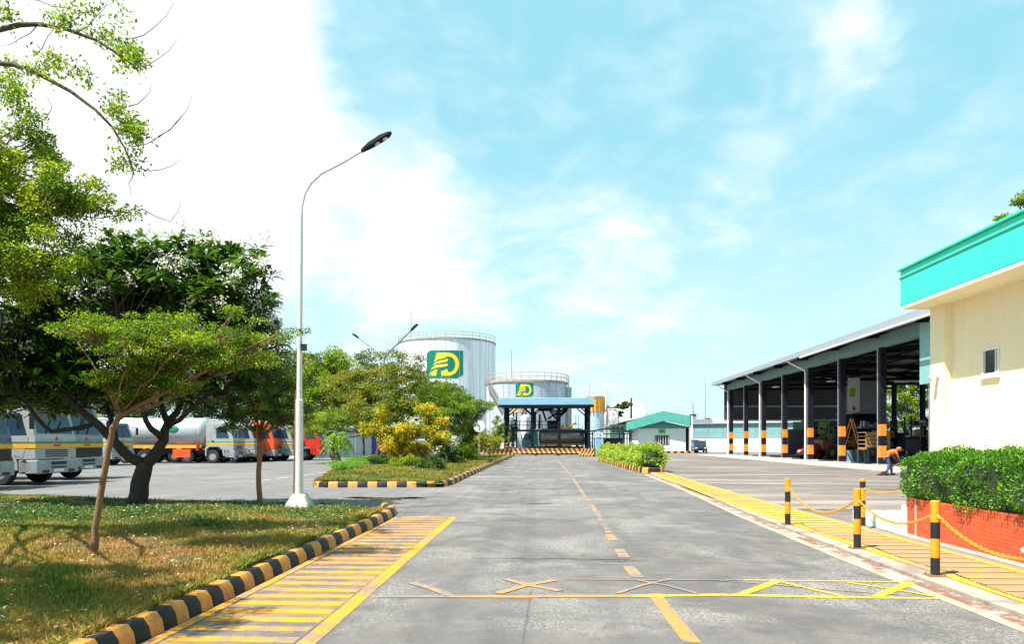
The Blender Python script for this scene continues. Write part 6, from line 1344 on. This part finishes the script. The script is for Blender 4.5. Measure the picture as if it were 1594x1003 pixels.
# --- dark trees behind the trucks
bgt = [(330, 100, [E_(320, 610, 100, 70, 50, 5)], 'broad dark tree behind the silver tanker', lf_dk), (415, 92, [E_(430, 610, 92, 62, 62, 5)], 'dark tree behind the young tree left of the lamp post', lf_dk), (500, 88, [E_(505, 610, 88, 55, 55, 5), E_(520, 575, 88, 40, 30, 4)], 'tall green tree above the low store right of the lamp post', lf_gr), (230, 105, [E_(220, 620, 105, 70, 45, 5)], 'broad dark tree behind the cream yellow truck', lf_dk),
       (130, 100, [E_(120, 620, 100, 70, 45, 5)], 'dark tree behind the striped trucks', lf_dk), (30, 100, [E_(20, 610, 100, 75, 55, 5)], 'dark tree at the far left behind the trucks', lf_dk), (560, 95, [E_(570, 630, 95, 60, 40, 5)], 'dark tree behind the roof of the low store', lf_dk), (455, 100, [E_(468, 580, 100, 50, 35, 4), E_(460, 640, 100, 60, 40, 4)], 'tall bronze topped tree directly behind the lamp post', lf_rd)]
for i, (px, dd, ex, lb, lm) in enumerate(bgt):
    p = at(px, 688, dd); tree('shade_tree', lb, [(p.x, p.y, 0), (p.x, p.y, 1.5), (p.x+.1, p.y, 3)], .3, .2, ex, 170, .95, 17000, .30, .17, lm, m_bark, 70+i, group=None, flat=.6, tint_shift=.04)
p = at(962, 688, 145); tree('distant_tree', 'small dark layered tree above the pale pipe rack', [(p.x, p.y, 0), (p.x, p.y, 4), (p.x, p.y, 6.2)], .25, .15, [E_(966, 634, 145, 14, 4, 1.6), E_(972, 629, 145, 13, 4, 1.6), E_(952, 636, 145, 9, 4, 1.2), E_(964, 645, 145, 9, 5, 1)], 60, .45, 5000, .24, .13, lf_dk, m_bark, 90, flat=.3)
p = at(1103, 688, 150); tree('distant_tree', 'small dark tree between the green gable and the grey mast', [(p.x, p.y, 0), (p.x, p.y, 2), (p.x, p.y, 4)], .2, .12, [E_(1076, 650, 150, 9, 4, 1), E_(1102, 655, 150, 8, 5, 1)], 20, .4, 1500, .24, .13, lf_dk, m_bark, 91)
p = at(797, 688, 92); tree('tall_shrub', 'tall narrow green shrub beside the left post of the loading canopy', [(p.x, p.y, 0), (p.x, p.y, .5), (p.x, p.y, 1)], .06, .05, [E_(797, 682, 92, 7, 22, .5), E_(801, 665, 92, 5, 16, .4)], 50, .22, 4500, .14, .05, lf_gr, m_bark, 92, cat='shrub')
p = at(777, 688, 82); tree('tall_shrub', 'leafy green shrub at the far end of the island left of the canopy post', [(p.x, p.y, 0), (p.x, p.y, .5), (p.x, p.y, 1)], .06, .05, [E_(775, 675, 82, 12, 30, .8)], 60, .3, 5500, .14, .06, lf_gr, m_bark, 93, cat='shrub')
for i, (px, dd, ex, lb) in enumerate(((1415, 95, [E_(1405, 590, 95, 38, 62, 4), E_(1412, 650, 95, 40, 30, 4)], 'sunlit green tree seen through the open rear of the workshop'), (1470, 92, [E_(1462, 580, 92, 40, 70, 4)], 'sunlit green tree at the right behind the workshop'), (1250, 104, [E_(1252, 681, 104, 16, 11, 1.5)], 'small green tree outside the far end of the workshop'))):
    p = at(px, 688, dd); tree('shade_tree', lb, [(p.x, p.y, 0), (p.x, p.y, 1), (p.x, p.y, 2)], .25, .18, ex, 120 if i < 2 else 40, .8 if i < 2 else .4, 12000 if i < 2 else 2500, .3, .17, lf_gr, m_bark, 95+i, tint_shift=.15)
p = at(1640, 688, 27); tree('shade_tree', 'tree whose leafy tips poke up over the turquoise fascia at the right edge', [(p.x, p.y, 0), (p.x, p.y, 5), (p.x, p.y, 7.5)], .25, .15, [E_(1556, 341, 27, 20, 3, .5, 3), E_(1600, 338, 27, 30, 6, .9), E_(1590, 310, 27, 18, 5, .6, 1.5), E_(1650, 300, 27, 50, 40, 1.5)], 140, .28, 15000, .085, .05, lf_gr, m_bark, 99, flat=.3, shell=.7)
# --- planted strip beside the road
xx = lambda y: np.interp(y, [38, 61], [5.0, 4.4])
for i, lb in enumerate(('nearest lime green bush of the planted strip, at its kerbed corner', 'second lime green bush from the near corner of the planted strip', 'third lime green bush from the near corner of the planted strip', 'middle lime green bush of the planted strip', 'third lime green bush from the notice board end of the planted strip', 'second lime green bush from the notice board end of the planted strip', 'farthest lime green bush of the planted strip, by the notice board')):
    y0 = 38.15+3.25*i; y1 = y0+2.9; x0 = float(xx((y0+y1)/2)); h = (1.18, .98, 1.1, .92, 1.05, .95, 1.1)[i]
    hedge('low_bush', lb, x0-.05, x0+1.2, y0, y1, .22, h, 7500, .11, lf_lime, 100+i, .38, 'lime bushes in the planted strip', 'bush', .24)
mb = MB(); mb.add([(4.45, 61, .24), (5.0, 38, .24), (5.75, 37.7, .24), (5.5, 61, .24)], [(0, 1, 2, 3)]); tag(mb.build('planting_soil', m_soil), kind='structure')
